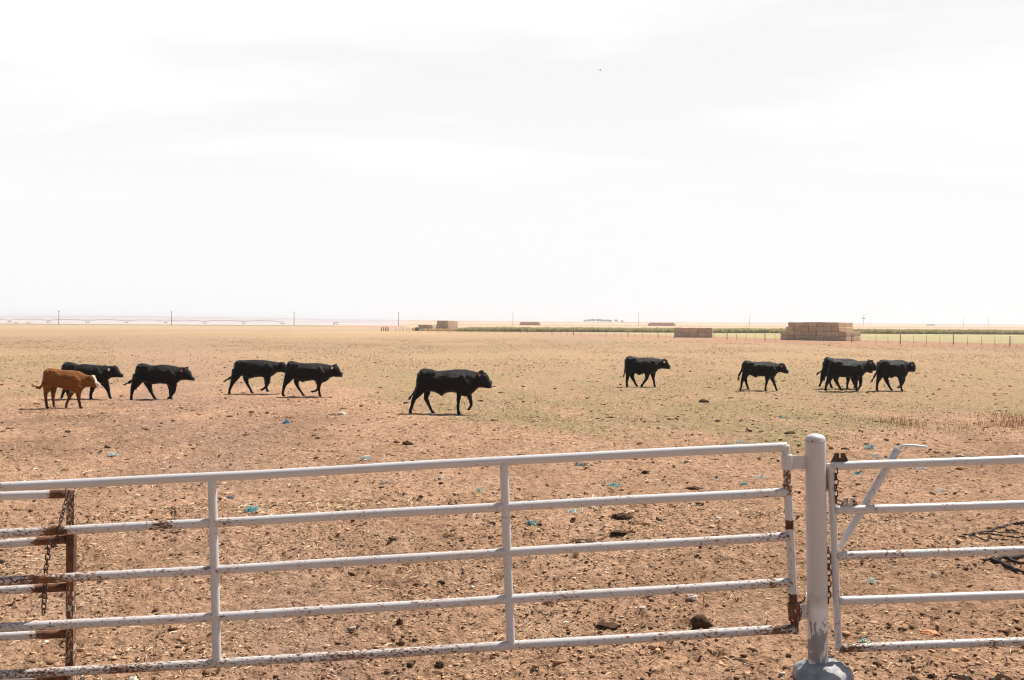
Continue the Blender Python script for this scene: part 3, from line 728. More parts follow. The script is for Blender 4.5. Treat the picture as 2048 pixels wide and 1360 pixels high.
WPROF_T = [0, .04, .10, .2, .32, .45, .55, .63, .70, .76, .82, .87, .91, .95, 1.0]
WPROF_W = [.09, .15, .19, .205, .225, .245, .23, .205, .17, .13, .105, .11, .10, .075, .06]
def cow(crop, feet, top, bot, legs, tail, ear, eartag, eye, label, red=False, xshift=0, wide=1.0, group='young cattle walking across the pasture'):
    ox, oy, sc = crop
    uc = ox+.5*(top[0][0]+top[-1][0])/sc; vf = oy+feet/sc
    Y = F*HC/(vf-hv(uc)); ppm = F/Y*sc
    zx0 = .5*(top[0][0]+top[-1][0])
    X = lambda q: (q-zx0)/ppm
    Z = lambda q: (feet-q)/ppm
    tx = np.array([p[0] for p in top], float); ty = np.array([p[1] for p in top], float)
    bx = np.array([p[0] for p in bot], float); by = np.array([p[1] for p in bot], float)
    x0, x1 = min(tx[0], bx[0]), max(tx[-1], bx[-1])
    mb = MB(); xs = np.linspace(x0, x1, 64); n = 20; vs = []; fs = []
    hgt = (feet-ty.min())/ppm/1.1
    for x in xs:
        t_ = np.interp(x, tx, ty); b_ = max(np.interp(x, bx, by), t_+4); f = (x-x0)/(x1-x0)
        w = float(np.interp(f, WPROF_T, WPROF_W))*hgt*wide; zc = Z((t_+b_)/2); hh = (b_-t_)/2/ppm
        w = min(w, hh*1.15+.02)
        for k in range(n):
            a = 2*math.pi*k/n; cx, sz_ = math.cos(a), math.sin(a)
            yw = math.copysign(abs(cx)**.85, cx)*w*(1-.18*max(sz_, 0)**2); vs.append((X(x), yw, zc+math.copysign(abs(sz_)**.9, sz_)*hh))
    m = len(xs)
    for i in range(m-1):
        for k in range(n): fs.append((i*n+k, i*n+(k+1) % n, (i+1)*n+(k+1) % n, (i+1)*n+k))
    mb.add(vs, fs); mb.f += [tuple(reversed(range(n))), tuple((m-1)*n+k for k in range(n))]; mb.sm += [True, True]
    # shoulder blade, hip hook, pin bone and ribcage stand out under the hide
    for fr, dz, ax_, rx, rz_, dy in ((.60, .44, .16, .085, .17, .88), (.655, .55, .12, .085, .13, .88), (.20, .15, .10, .10, .05, .70), (.07, .20, .06, .06, .07, .8), (.15, .45, .1, .14, .2, .86)):
        x = x0+fr*(x1-x0); t_ = np.interp(x, tx, ty); b_ = np.interp(x, bx, by); w = float(np.interp(fr, WPROF_T, WPROF_W))*hgt*wide
        for sd_ in (-1, 1): ellipsoid(mb, (X(x), sd_*w*dy, Z(t_+(b_-t_)*dz)), (rx*hgt, .045*hgt, rz_*hgt), Matrix.Rotation(R(12), 3, 'Y'))
    for side, ch in legs:
        q = []; last = len(ch)-1
        low = Z(ch[-1][1])
        for i, (x, y, r) in enumerate(ch):
            z = Z(y); rr = max(r/ppm, .024)
            if i == last: z = max(z, 0) if z > .07 else .012
            if i >= 2: rr *= .96
            yy = side*(.125 if i == 0 else .135 if i == 1 else .125)*hgt
            q.append((X(x), z, rr, yy))
        # hoof: short flared block under the fetlock, standing flat
        x, z, rr, yy = q[-1]
        loft(mb, q, .72)
        ellipsoid(mb, (x+.012, yy, max(z+.012, .022)), (max(rr*1.25, .045), .038, .032))
    tl = [(X(x), Z(y), max(r/ppm, .021)) for x, y, r in tail]
    if tl: loft(mb, tl, 1.0, 0.0, 8, .021)
    hx = lambda f: None
    ex, ey = X(ear[0]), Z(ear[1]); ew = .09*hgt
    tz, bz = Z(ty[-1]), Z(by[-1]); mz = (Z(np.interp(tx[-1]-.06*ppm, tx, ty))+bz)/2   # blunt muzzle
    ellipsoid(mb, (X(tx[-1])-.035, 0, (mz+bz+.07)/2), (.045, .062*hgt, max((mz-bz)*.75, .045)), Matrix.Rotation(R(20), 3, 'Y'))
    for s in (-1, 1):
        rot = Matrix.Rotation(R(s*38), 3, 'Z') @ Matrix.Rotation(R(-14), 3, 'Y')
        ellipsoid(mb, (ex-.025, s*(ew+.035), ey-(0 if s < 0 else -.015)), (.10*hgt, .026, .052*hgt), rot)
    # fuse to one skin
    tm = bpy.data.meshes.new('tmp'); tm.from_pydata([tuple(v) for v in mb.v], [], mb.f); to = bpy.data.objects.new('tmp', tm); COL.objects.link(to)
    rm = to.modifiers.new('r', 'REMESH'); rm.mode = 'VOXEL'; rm.voxel_size = .0145; rm.use_smooth_shade = True
    sm = to.modifiers.new('s', 'SMOOTH'); sm.factor = .5; sm.iterations = 8
    bpy.context.view_layer.update(); dg = bpy.context.evaluated_depsgraph_get()
    me = bpy.data.meshes.new_from_object(to.evaluated_get(dg)); bpy.data.objects.remove(to); bpy.data.meshes.remove(tm)
    me.name = 'cow'; me.polygons.foreach_set('use_smooth', np.ones(len(me.polygons), bool))
    co = np.empty(len(me.vertices)*3, np.float32); me.vertices.foreach_get('co', co); co = co.reshape(-1, 3)
    # tousled coat: the skin is not a smooth casting
    nn = np.empty(len(me.vertices)*3, np.float32); me.vertices.foreach_get('normal', nn); nn = nn.reshape(-1, 3)
    q = perlin(co[:, 0]*9+co[:, 1]*5, co[:, 2]*9+feet, 12)*.006+perlin(co[:, 0]*24+co[:, 1]*17, co[:, 2]*17+feet, 14)*.007
    me.vertices.foreach_set('co', (co+nn*q[:, None]).astype(np.float32).ravel()); me.update()
    f = (co[:, 0]-X(x0))/(X(x1)-X(x0))
    if red:
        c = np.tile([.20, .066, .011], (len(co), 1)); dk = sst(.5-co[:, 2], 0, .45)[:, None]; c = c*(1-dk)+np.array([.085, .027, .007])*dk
        hd = tx > tx[-1]-75; xf = np.interp(feet-co[:, 2]*ppm, ty[hd], tx[hd]); zx = co[:, 0]*ppm+zx0
        wf = ((zx > xf-10-4*np.sin(co[:, 2]*40)) & (f > .86) & (co[:, 2] > Z(496)) | (f > .972)).astype(float)[:, None]
        c = c*(1-wf)+np.array([.58, .50, .43])*wf
        bl = ((f > .2) & (f < .62) & (co[:, 2] < Z(478)) & (co[:, 2] > .40) & (np.abs(co[:, 1]) < .1)).astype(float)[:, None]; c = c*(1-bl*.5)+np.array([.6, .45, .32])*bl*.5
    else:
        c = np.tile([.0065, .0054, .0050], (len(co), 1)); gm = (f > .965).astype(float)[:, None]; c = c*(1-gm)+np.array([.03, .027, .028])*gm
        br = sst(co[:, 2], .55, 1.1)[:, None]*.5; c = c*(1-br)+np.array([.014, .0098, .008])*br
    set_col(me, 'coat', c)
    p = at_dist(uc, Y)
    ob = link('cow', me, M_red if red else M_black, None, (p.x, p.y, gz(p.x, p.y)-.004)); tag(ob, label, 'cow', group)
    for s in (-1, 1):
        e = link('eye', EYE, None, ob); e.location = (X(eye[0]), s*.098*hgt, Z(eye[1]))
    if eartag:
        g = MB(); g.box((0, 0, 0), (.028, .005, .036), Matrix.Rotation(R(12), 3, 'Y'))
        tg = g.build('ear_tag', M_tagr if eartag == 'red' else M_tagy, ob); tg.location = (ex-.055, -(ew+.115), ey-.045)
    if tail:
        x, z, r = tl[-1]; xp, zp, _ = tl[-2]; d = Vector((x-xp, 0, z-zp)).normalized(); g = MB()
        for k in range(14):
            w = Vector((random.uniform(-.03, .03), random.uniform(-.03, .03), random.uniform(-.03, .03))); a = Vector((x, 0, z))-d*.05
            g.tube([a, a+d*.09+w*.6, a+d*random.uniform(.13, .2)+w*1.3+Vector((0, 0, -.02))], [.012, .010, .003], 5)
        g.build('tail_switch', M_hairr if red else M_hair, ob)
    return ob

cA, cB, cC, cD, cE = (40, 680, 5.12), (430, 690, 6.827), (780, 710, 7.877), (1220, 690, 5.12), (1600, 690, 7.314)
n_, f_ = -1, 1
cow(cA, 702, [(245, 400), (250, 330), (265, 298), (300, 290), (340, 293), (400, 302), (450, 312), (520, 308), (600, 320), (640, 340), (680, 358), (715, 362), (745, 356), (768, 372), (785, 415), (800, 468), (808, 482)],
    [(245, 430), (260, 465), (300, 490), (350, 488), (400, 490), (460, 508), (520, 518), (560, 535), (585, 552), (620, 530), (650, 498), (680, 484), (730, 482), (770, 493), (808, 494)],
    [(n_, [(300, 430, 64), (300, 500, 42), (279, 545, 24), (284, 610, 17), (290, 665, 16), (296, 694, 17)]), (f_, [(320, 470, 48), (318, 545, 27), (318, 610, 18), (324, 660, 15), (326, 688, 16)]),
     (n_, [(620, 465, 58), (616, 550, 28), (620, 610, 18), (630, 660, 15), (640, 692, 17)]), (f_, [(545, 490, 48), (505, 545, 27), (480, 605, 18), (457, 655, 15), (447, 693, 16)])],
    [(252, 325, 14), (243, 395, 13), (226, 465, 13), (198, 496, 16), (160, 480, 14)], (735, 385), None, (770, 420), 'rust orange calf with a white face, the only one that is not black', True)
cow(cA, 606, [(430, 300), (440, 252), (455, 232), (490, 225), (540, 232), (600, 252), (660, 245), (720, 252), (800, 258), (870, 260), (920, 266), (950, 262), (985, 262), (1005, 285), (1025, 325), (1045, 355), (1055, 372)],
    [(430, 390), (500, 430), (600, 440), (700, 440), (780, 438), (820, 446), (865, 452), (900, 412), (930, 386), (1000, 383), (1055, 386)],
    [(f_, [(500, 390, 70), (465, 460, 42), (440, 515, 23), (420, 555, 16), (404, 588, 15)]), (n_, [(540, 400, 62), (520, 480, 34), (503, 535, 20), (512, 575, 15), (518, 602, 15)]),
     (n_, [(785, 415, 50), (762, 490, 27), (742, 545, 18), (739, 600, 16)]), (f_, [(850, 435, 48), (875, 490, 28), (895, 550, 17), (908, 594, 16)])],
    [(436, 262, 12), (427, 340, 11), (424, 420, 11), (430, 460, 12)], (955, 285), 'pale', (1003, 310), 'black calf partly hidden behind the rust orange calf')
cow(cA, 608, [(1183, 335), (1190, 270), (1205, 236), (1240, 224), (1290, 230), (1350, 248), (1380, 248), (1440, 237), (1520, 240), (1590, 252), (1640, 266), (1665, 262), (1700, 272), (1735, 290), (1755, 330), (1775, 375), (1787, 393)],
    [(1183, 395), (1220, 410), (1280, 420), (1330, 435), (1365, 444), (1390, 440), (1440, 435), (1500, 440), (1540, 455), (1580, 455), (1610, 430), (1640, 402), (1680, 396), (1740, 400), (1787, 408)],
    [(n_, [(1235, 360, 72), (1196, 440, 44), (1165, 500, 23), (1156, 560, 16), (1152, 602, 16)]), (f_, [(1290, 400, 58), (1308, 470, 30), (1330, 530, 18), (1358, 578, 15), (1379, 602, 16)]),
     (f_, [(1530, 430, 46), (1528, 500, 23), (1526, 560, 15), (1535, 602, 15)]), (n_, [(1578, 430, 46), (1588, 500, 25), (1570, 545, 17), (1546, 575, 15), (1528, 582, 14)])],
    [(1190, 285, 12), (1181, 345, 12), (1160, 395, 12), (1118, 424, 18), (1104, 430, 12)], (1695, 285), 'red', (1742, 315), 'black calf with red ear tag, tail swung back, right of the rust orange calf')
cow(cB, 672, [(263, 340), (268, 262), (285, 223), (320, 210), (400, 211), (480, 207), (560, 203), (660, 206), (740, 215), (820, 228), (880, 238), (920, 230), (945, 235), (975, 272), (1000, 325), (1030, 365), (1040, 380)],
    [(263, 400), (300, 420), (360, 425), (420, 440), (480, 466), (540, 447), (620, 440), (700, 455), (750, 450), (800, 415), (850, 377), (900, 373), (960, 388), (1040, 394)],
    [(n_, [(325, 360, 88), (280, 460, 50), (242, 540, 27), (216, 610, 20), (206, 668, 22)]), (f_, [(420, 395, 72), (408, 480, 36), (430, 540, 24), (470, 610, 19), (496, 648, 20)]),
     (f_, [(690, 420, 52), (686, 500, 27), (686, 570, 20), (704, 640, 20)]), (n_, [(728, 420, 52), (736, 510, 31), (712, 570, 22), (672, 602, 18), (642, 616, 18)])],
    [(270, 250, 15), (264, 350, 14), (246, 425, 14), (205, 460, 20), (170, 475, 14)], (925, 265), None, (965, 300), 'black calf following closely, nose hidden behind the next calf\'s rump')
cow(cB, 704, [(970, 335), (980, 262), (1000, 230), (1030, 219), (1090, 226), (1150, 243), (1200, 250), (1300, 249), (1400, 247), (1500, 256), (1580, 276), (1620, 273), (1680, 280), (1700, 312), (1720, 360), (1735, 398), (1743, 412)],
    [(970, 400), (1000, 440), (1060, 470), (1120, 480), (1160, 492), (1195, 518), (1240, 497), (1340, 485), (1400, 500), (1450, 530), (1490, 512), (1540, 490), (1570, 452), (1620, 432), (1680, 437), (1743, 438)],
    [(n_, [(1045, 390, 82), (1000, 480, 52), (962, 550, 29), (945, 620, 20), (936, 662, 20), (946, 698, 20)]), (f_, [(1120, 420, 68), (1100, 510, 37), (1112, 560, 27), (1150, 620, 20), (1180, 668, 18), (1200, 694, 18)]),
     (n_, [(1440, 460, 54), (1430, 560, 25), (1433, 630, 19), (1445, 698, 20)]), (f_, [(1392, 460, 52), (1405, 560, 25), (1390, 618, 20), (1350, 640, 16), (1312, 645, 17)])],
    [(978, 280, 14), (966, 360, 13), (975, 430, 13)], (1640, 290), 'pale', (1690, 325), 'black calf with pale ear tag walking right in front of another black calf, foreleg lifted')
cow(cC, 926, [(432, 345), (440, 300), (455, 262), (480, 230), (520, 212), (600, 212), (660, 222), (740, 250), (850, 243), (960, 228), (1080, 218), (1200, 222), (1280, 240), (1360, 258), (1430, 273), (1470, 255), (1510, 266), (1545, 300), (1573, 355), (1578, 410), (1588, 455), (1606, 488)],
    [(432, 420), (450, 510), (480, 540), (560, 580), (640, 570), (720, 590), (780, 625), (820, 655), (860, 615), (920, 590), (1000, 585), (1060, 605), (1140, 645), (1210, 655), (1270, 635), (1330, 580), (1380, 527), (1420, 508), (1500, 516), (1550, 527), (1606, 516)],
    [(n_, [(535, 400, 112), (500, 530, 82), (425, 640, 52), (385, 690, 40), (360, 790, 30), (336, 860, 26), (328, 915, 28)]), (f_, [(590, 470, 84), (580, 620, 50), (562, 690, 40), (610, 790, 30), (648, 870, 25), (676, 905, 27)]),
     (n_, [(1120, 500, 72), (1096, 620, 42), (1085, 720, 31), (1080, 820, 26), (1084, 870, 28), (1090, 908, 28)]), (f_, [(1210, 560, 74), (1255, 660, 40), (1278, 750, 29), (1284, 800, 26), (1250, 845, 22), (1236, 868, 18)])],
    [(442, 290, 16), (426, 400, 14), (418, 500, 14), (398, 570, 20), (375, 612, 22), (345, 640, 12)], (1450, 275), 'red', (1545, 360), 'largest black calf, alone and nearest in the middle of the field')
cow(cD, 436, [(154, 210), (160, 150), (175, 126), (205, 118), (260, 128), (300, 138), (350, 135), (430, 133), (480, 142), (530, 152), (560, 151), (590, 163), (602, 195), (612, 232), (618, 245)],
    [(154, 255), (180, 280), (240, 290), (270, 302), (300, 322), (330, 306), (360, 300), (400, 305), (440, 305), (470, 288), (500, 257), (530, 246), (570, 252), (618, 254)],
    [(n_, [(192, 250, 42), (180, 320, 23), (172, 380, 14), (172, 431, 14)]), (f_, [(225, 280, 42), (236, 340, 21), (260, 390, 14), (284, 428, 13)]),
     (n_, [(382, 285, 33), (374, 350, 18), (345, 392, 13), (318, 424, 13)]), (f_, [(445, 280, 36), (451, 350, 16), (460, 392, 12), (466, 430, 13)])],
    [(160, 155, 10), (158, 220, 10), (159, 265, 11), (152, 290, 11)], (565, 165), 'pale', (592, 190), 'black calf standing apart between the largest one and the brownish one')
cow(cD, 472, [(1354, 240), (1360, 185), (1375, 161), (1410, 156), (1450, 165), (1490, 174), (1560, 168), (1630, 166), (1690, 180), (1740, 192), (1770, 180), (1795, 195), (1810, 235), (1825, 268), (1831, 278)],
    [(1354, 280), (1400, 305), (1450, 312), (1475, 325), (1490, 337), (1520, 322), (1590, 322), (1630, 343), (1660, 348), (1695, 320), (1715, 286), (1750, 276), (1790, 290), (1831, 293)],
    [(n_, [(1397, 260, 44), (1362, 330, 23), (1346, 390, 14), (1340, 430, 12), (1326, 463, 12)]), (f_, [(1412, 280, 42), (1396, 340, 21), (1410, 400, 14), (1434, 466, 13)]),
     (n_, [(1612, 310, 34), (1601, 370, 16), (1591, 420, 12), (1588, 467, 13)]), (f_, [(1662, 310, 34), (1686, 370, 17), (1706, 420, 13), (1722, 458, 12)])],
    [(1360, 190, 10), (1357, 240, 10), (1340, 280, 10), (1326, 308, 14), (1324, 322, 9)], (1762, 200), 'red', (1795, 225), 'small brownish black calf with red ear tag and long-legged stride')
cow(cE, 648, [(340, 330), (355, 232), (375, 192), (400, 179), (450, 195), (500, 206), (600, 210), (640, 207), (740, 210), (800, 222), (870, 248), (950, 300), (1000, 340), (1050, 385), (1066, 404)],
    [(340, 400), (400, 430), (500, 460), (600, 478), (700, 480), (800, 480), (880, 452), (920, 422), (980, 407), (1020, 420), (1066, 421)],
    [(n_, [(392, 360, 80), (330, 450, 46), (310, 510, 25), (298, 560, 18), (274, 618, 18)]), (f_, [(450, 420, 62), (446, 500, 31), (460, 570, 20), (487, 640, 18)]),
     (n_, [(700, 440, 47), (690, 540, 23), (681, 600, 17), (679, 645, 17)]), (f_, [(790, 440, 47), (800, 540, 23), (830, 600, 17), (820, 640, 17)])],
    [(346, 260, 13), (344, 340, 13), (325, 392, 13), (292, 413, 14)], (935, 310), None, (985, 350), 'black calf mostly hidden behind another, its rump and lowered muzzle showing')
cow(cE, 676, [(423, 340), (440, 262), (460, 226), (490, 212), (560, 224), (640, 242), (720, 238), (800, 235), (870, 238), (930, 235), (1000, 228), (1030, 218), (1070, 235), (1100, 268), (1118, 310), (1124, 350)],
    [(423, 420), (460, 440), (520, 450), (600, 476), (700, 480), (780, 480), (840, 490), (900, 480), (935, 442), (960, 407), (1010, 390), (1060, 385), (1124, 378)],
    [(n_, [(475, 380, 80), (422, 490, 46), (390, 560, 27), (370, 620, 20), (363, 670, 20)]), (f_, [(560, 415, 68), (545, 520, 34), (580, 590, 23), (612, 640, 19), (635, 672, 19)]),
     (n_, [(810, 430, 52), (812, 540, 24), (818, 620, 18), (822, 672, 20)]), (f_, [(888, 440, 52), (914, 540, 28), (910, 600, 21), (884, 640, 18), (860, 657, 18)])],
    [(452, 235, 14), (426, 330, 13), (398, 420, 13), (374, 470, 13)], (1032, 240), 'red', (1095, 290), 'front calf of the overlapping black pair at right, red ear tag, head held high')
cow(cE, 672, [(1128, 370), (1140, 300), (1165, 241), (1190, 213), (1260, 212), (1340, 221), (1420, 213), (1490, 210), (1540, 224), (1580, 245), (1620, 243), (1660, 233), (1680, 262), (1686, 320), (1688, 345)],
    [(1128, 410), (1200, 416), (1240, 426), (1290, 440), (1325, 475), (1340, 490), (1365, 470), (1400, 460), (1460, 480), (1520, 490), (1560, 460), (1580, 395), (1630, 388), (1688, 392)],
    [(n_, [(1185, 370, 76), (1150, 460, 46), (1125, 540, 25), (1116, 610, 19), (1118, 666, 20)]), (f_, [(1270, 395, 68), (1288, 510, 33), (1320, 580, 23), (1346, 632, 19), (1370, 665, 19)]),
     (n_, [(1450, 440, 47), (1460, 530, 25), (1466, 600, 18), (1482, 664, 19)]), (f_, [(1528, 440, 47), (1540, 530, 27), (1516, 580, 20), (1472, 620, 18), (1455, 627, 17)])],
    [(1150, 290, 13), (1130, 390, 13), (1098, 455, 18), (1075, 492, 10)], (1635, 265), 'red', (1672, 290), 'rightmost black calf, red ear tag, leading the overlapping pair', wide=1.15)

# ------------------------------------------------------------------ straw bales
def bale_mat():
    m = mat('straw_bale', rough=.95, spec=.05); t = NT(m); co = t.coord('Object', (1, 1, 3)); g = t.n('ShaderNodeObjectInfo')
    n = t.noise(co, 5, 5, .65); c = t.mix(t.rng(n, .3, .7), (.45, .325, .225), (.64, .475, .335)); c = t.mix(1.0, c, t.rng(g.outputs['Random'], 0, 1, .85, 1.12), 'MULTIPLY')
    t.base(c); t.bump(n, .8, .08); return m
M_bale = bale_mat()
def bale_mesh(name, lx, ly, lz, seed):
    rs = np.random.default_rng(seed); nx, ny, nz = 6, 8, 5
    mb = MB(); vs = {}; pts = []; fs = []
    def vid(i, j, k):
        if (i, j, k) not in vs:
            x, y, z = (i/nx-.5), (j/ny-.5), (k/nz-.5)
            q = [x, y, z]
            e = sum(1 for c in q if abs(abs(c)-.5) < 1e-6)
            s = 1-.035*(e-1)+rs.normal(0, .008)
            g = 1-.012*(j % 2)          # twine pulls the straw in
            vs[(i, j, k)] = len(pts); pts.append((x*lx*s*g, y*ly*(1-.02*(e-1)), z*lz*s*g+lz/2))
        return vs[(i, j, k)]
    for i in range(nx):
        for j in range(ny):
            fs += [(vid(i, j, 0), vid(i, j+1, 0), vid(i+1, j+1, 0), vid(i+1, j, 0)), (vid(i, j, nz), vid(i+1, j, nz), vid(i+1, j+1, nz), vid(i, j+1, nz))]
        for k in range(nz):
            fs += [(vid(i, 0, k), vid(i+1, 0, k), vid(i+1, 0, k+1), vid(i, 0, k+1)), (vid(i, ny, k), vid(i, ny, k+1), vid(i+1, ny, k+1), vid(i+1, ny, k))]
    for j in range(ny):
        for k in range(nz):
            fs += [(vid(0, j, k), vid(0, j, k+1), vid(0, j+1, k+1), vid(0, j+1, k)), (vid(nx, j, k), vid(nx, j+1, k), vid(nx, j+1, k+1), vid(nx, j, k+1))]
    me = bpy.data.meshes.new(name); me.from_pydata(pts, [], fs); me.polygons.foreach_set('use_smooth', np.zeros(len(fs), bool)); me.materials.append(M_bale); return me
def stack(corner, yaw, layers, dims, labels, group, deep=1):
    """corner: near corner on the ground; front runs from it to the left, depth runs away"""
    lx, ly, lz = dims; ms = [bale_mesh('straw_bale', lx, ly, lz, s) for s in range(4)]
    ax = Vector((math.cos(yaw), math.sin(yaw), 0)); ay = Vector((-math.sin(yaw), math.cos(yaw), 0))
    for li, (off, cnt, w) in enumerate(layers):
        for c in range(cnt):
            for d in range(deep):
                p = corner-ax*(off+(c+.5)*w)+ay*((d+.5)*ly+.03*li+random.uniform(-.05, .05))
                o = link('straw_bale', random.choice(ms)); o.location = (p.x, p.y, base_z(p.x, p.y)+li*lz*.985)
                o.rotation_euler = (0, 0, yaw+random.uniform(-.015, .015)); o.scale = (w/lx*.995, 1, random.uniform(.95, 1.0) if li < len(layers)-1 else random.uniform(.93, 1.06))
                tag(o, labels[li], 'straw bale', group)
big = ground(1540+1300/8.533, 682)
nm = ('bottom', 'second', 'third', 'top')
stack(big, R(-43), [(0, 9, 1.1), (0, 9, 1.1), (1.05, 7, 1.14), (1.2, 7, 1.08)], (1.1, 2.2, .64), ['tan straw bale in the %s layer of the large stepped stack at right' % q for q in nm], 'bales of the large stepped stack', 2)
c2 = ground(1425, 675.5)
stack(c2, R(-14), [(0, 5, 1.19), (0.02, 5, 1.19)], (1.19, 2.2, .80), ['brown bale in the %s layer of the low stack left of the large stack' % q for q in ('lower', 'upper')], 'bales of the low stack')
c3 = ground(865, 661.8)
stack(c3, R(-20), [(0, 3, 1.3), (0, 3, 1.3)], (1.3, 2.2, .76), ['dark bale in the %s layer of the small block by the far fence' % q for q in ('lower', 'upper')], 'bales of the small block')
c4 = ground(896, 658.4)
stack(c4, R(-38), [(0, 4, 1.25), (0, 4, 1.25), (.1, 4, 1.15), (.2, 4, 1.1)], (1.25, 2.3, .66), ['bale in the %s layer of the tall stack behind the small block' % q for q in nm], 'bales of the tall far stack', 2)
c5 = at_dist(1080, 800)
stack(c5, R(-12), [(0, 10, 1.55), (0, 10, 1.55), (.5, 9, 1.6)], (1.55, 2.4, .85), ['distant bale in the %s layer of the stack on the horizon left of the trees' % q for q in ('bottom', 'middle', 'top')], 'bales of the far left-hand stack')
c6 = at_dist(1351, 830)
stack(c6, R(-4), [(0, 12, 1.75), (0, 12, 1.75), (1.2, 10, 1.9)], (1.75, 2.4, .85), ['distant bale in the %s layer of the long low stack right of the trees' % q for q in ('bottom', 'middle', 'top')], 'bales of the far long stack')

# ------------------------------------------------------------------ wire fence, corner posts
M_wood = mat('grey_fence_wood', (.26, .22, .19), .9); M_steel = mat('fence_steel', (.11, .085, .075), .6); M_wire = mat('fence_wire', (.22, .20, .19), .5)
FL = [(-32, 243), (-23, 231), (7.5, 202), (22, 164), (45.6, 127), (53.9, 117), (66, 100), (78, 84)]
def fence_at(u):
    """point on the fence line seen at photo column u"""
    k = (u-1024)/F
    for (xa, ya), (xb, yb) in zip(FL, FL[1:]):
        den = (xb-xa)-k*(yb-ya); t = (k*ya-xa)/den if abs(den) > 1e-9 else -1
        if 0 <= t <= 1: return Vector((xa+(xb-xa)*t, ya+(yb-ya)*t, 0))
def build_fence():
    root = empty('wire_fence', (22, 164, 0)); tag(root, 'long low wire fence on thin posts running along the far edge of the pasture', 'fence'); o = root.location
    thick = [806, 876, 898, 1104, 1147, 1256, 1316, 1349, 1454, 1530, 1704, 1801, 1907, 2020, 2110, 2230, 2400]
    thin = [791, 796, 800, 812, 816, 820, 824, 828, 836, 855, 886, 915, 924, 942, 958, 975, 990, 1010, 1024, 1040, 1055, 1070, 1085, 1122, 1135, 1162, 1180, 1200, 1213, 1228, 1242, 1270, 1285, 1300, 1332, 1372, 1390, 1410, 1430, 1473, 1492, 1510, 1550, 1612, 1640, 1670, 1752, 1776, 1828, 1853, 1880, 1935, 1963, 1990, 2050, 2080, 2150, 2190, 2300]
    for lst, nm_, h, r, m_ in ((thick, 'wooden_post', 1.2, .06, M_wood), (thin, 'steel_post', 1.05, .02, M_steel)):
        for u in lst:
            p = fence_at(u)
            if p is None: continue
            hh = h*random.uniform(.93, 1.07); lean = Vector((random.uniform(-.04, .04), random.uniform(-.04, .04), 0))
            mb = MB(); mb.tube([p-o-Vector((0, 0, .1)), p-o+lean*.5+Vector((0, 0, hh*.5)), p-o+lean+Vector((0, 0, hh))], [r, r*.97, r*.9], 8); mb.build(nm_, m_, root)
    for z in (.3, .58, .84, 1.05):
        mb = MB(); pts = []
        for (xa, ya), (xb, yb) in zip(FL, FL[1:]):
            for t in np.linspace(0, 1, 9)[:-1]: pts.append(Vector((xa+(xb-xa)*t, ya+(yb-ya)*t, z+.02*math.sin(t*50)))-o)
        mb.tube(pts, .006, 5); mb.build('wire', M_wire, root)
build_fence()
for i, (u, lab) in enumerate(((763.2, 'leftmost of the four stout dark posts at the far fence corner'), (767.3, 'second from left of the four stout dark corner posts'), (771.8, 'third from left of the four stout dark corner posts'), (776, 'rightmost of the four stout dark posts at the fence corner'))):
    p = ground(u, 662.3+.1*i); mb = MB(); r = (.12, .13, .16, .14)[i]
    mb.tube([Vector((0, 0, -.1)), Vector((.01, 0, .5)), Vector((.02, 0, .94)), Vector((.02, 0, .97))], [r, r*.98, r*.95, r*.8], 12)
    o = mb.build('corner_post', M_wood); o.location = p; tag(o, lab, 'post', 'stout posts at the fence corner')

# ------------------------------------------------------------------ utility poles
M_pole = mat('weathered_pole', (.22, .19, .17), .9); M_can = mat('transformer_grey', (.10, .11, .12), .5); M_glass_ins = mat('insulator', (.25, .25, .26), .4)
def pole(u, Y, hpx, label, arm=0, cans=0, arm2=0):
    p = at_dist(u, Y); h = hpx*Y/F; z = float(base_z(p.x, p.y)); o = empty('utility_pole', (p.x, p.y, z)); tag(o, label, 'utility pole', 'utility poles along the horizon')
    mb = MB(); mb.tube([(0, 0, -.2), (.02, 0, h*.5), (.03, 0, h)], [.15, .13, .10], 10); mb.build('pole', M_pole, o)
    for k, a in enumerate((arm, arm2)):
        if a:
            mb = MB(); mb.box((.03, -.16, h-.7-1.6*k), (a/2, .06, .07)); mb.build('crossarm', M_pole, o)
            for x in (-a/2+.12, 0, a/2-.12):
                mb = MB(); mb.tube([(x+.03, -.16, h-.63-1.6*k), (x+.03, -.16, h-.4-1.6*k)], [.05, .07], 8); mb.build('insulator', M_glass_ins, o)
    for k in range(cans):
        x = (k-(cans-1)/2)*.85; mb = MB(); mb.tube([(x+.03, -.42, h*.62), (x+.03, -.42, h*.62+.1), (x+.03, -.42, h*.62+1.05), (x+.03, -.42, h*.62+1.2)], [.30, .36, .36, .28], 12); mb.build('transformer', M_can, o)
pole(117.5, 480, 29, 'leftmost utility pole, bare and thin against the sky', .7)
pole(343, 490, 29, 'second utility pole from the left, above the black calves', .7)
pole(588, 500, 28.5, 'utility pole above the gap between the left pair and the largest calf', .7)
pole(797, 520, 29, 'utility pole just left of the small far bale block', .6)
pole(1025.5, 705, 25.5, 'utility pole just left of the far bale stack on the horizon', .6)
pole(1277, 760, 27, 'utility pole left of the long low bale stack, right of the trees', .6)
pole(1499, 900, 24, 'faint utility pole left of the large bale stack', .6)
pole(1726.5, 1050, 24, 'utility pole carrying dark transformers right of the large bale stack', 1.2, 3)
pole(1740, 1300, 14, 'short faint pole beside the transformer pole', 1.0)
pole(1927, 1100, 23, 'tall pale pole with a wide crossarm at far right', 4.2)
pole(1976, 1100, 16, 'rightmost pole, shorter, with two crossarms', 3.6, 0, 2.6)

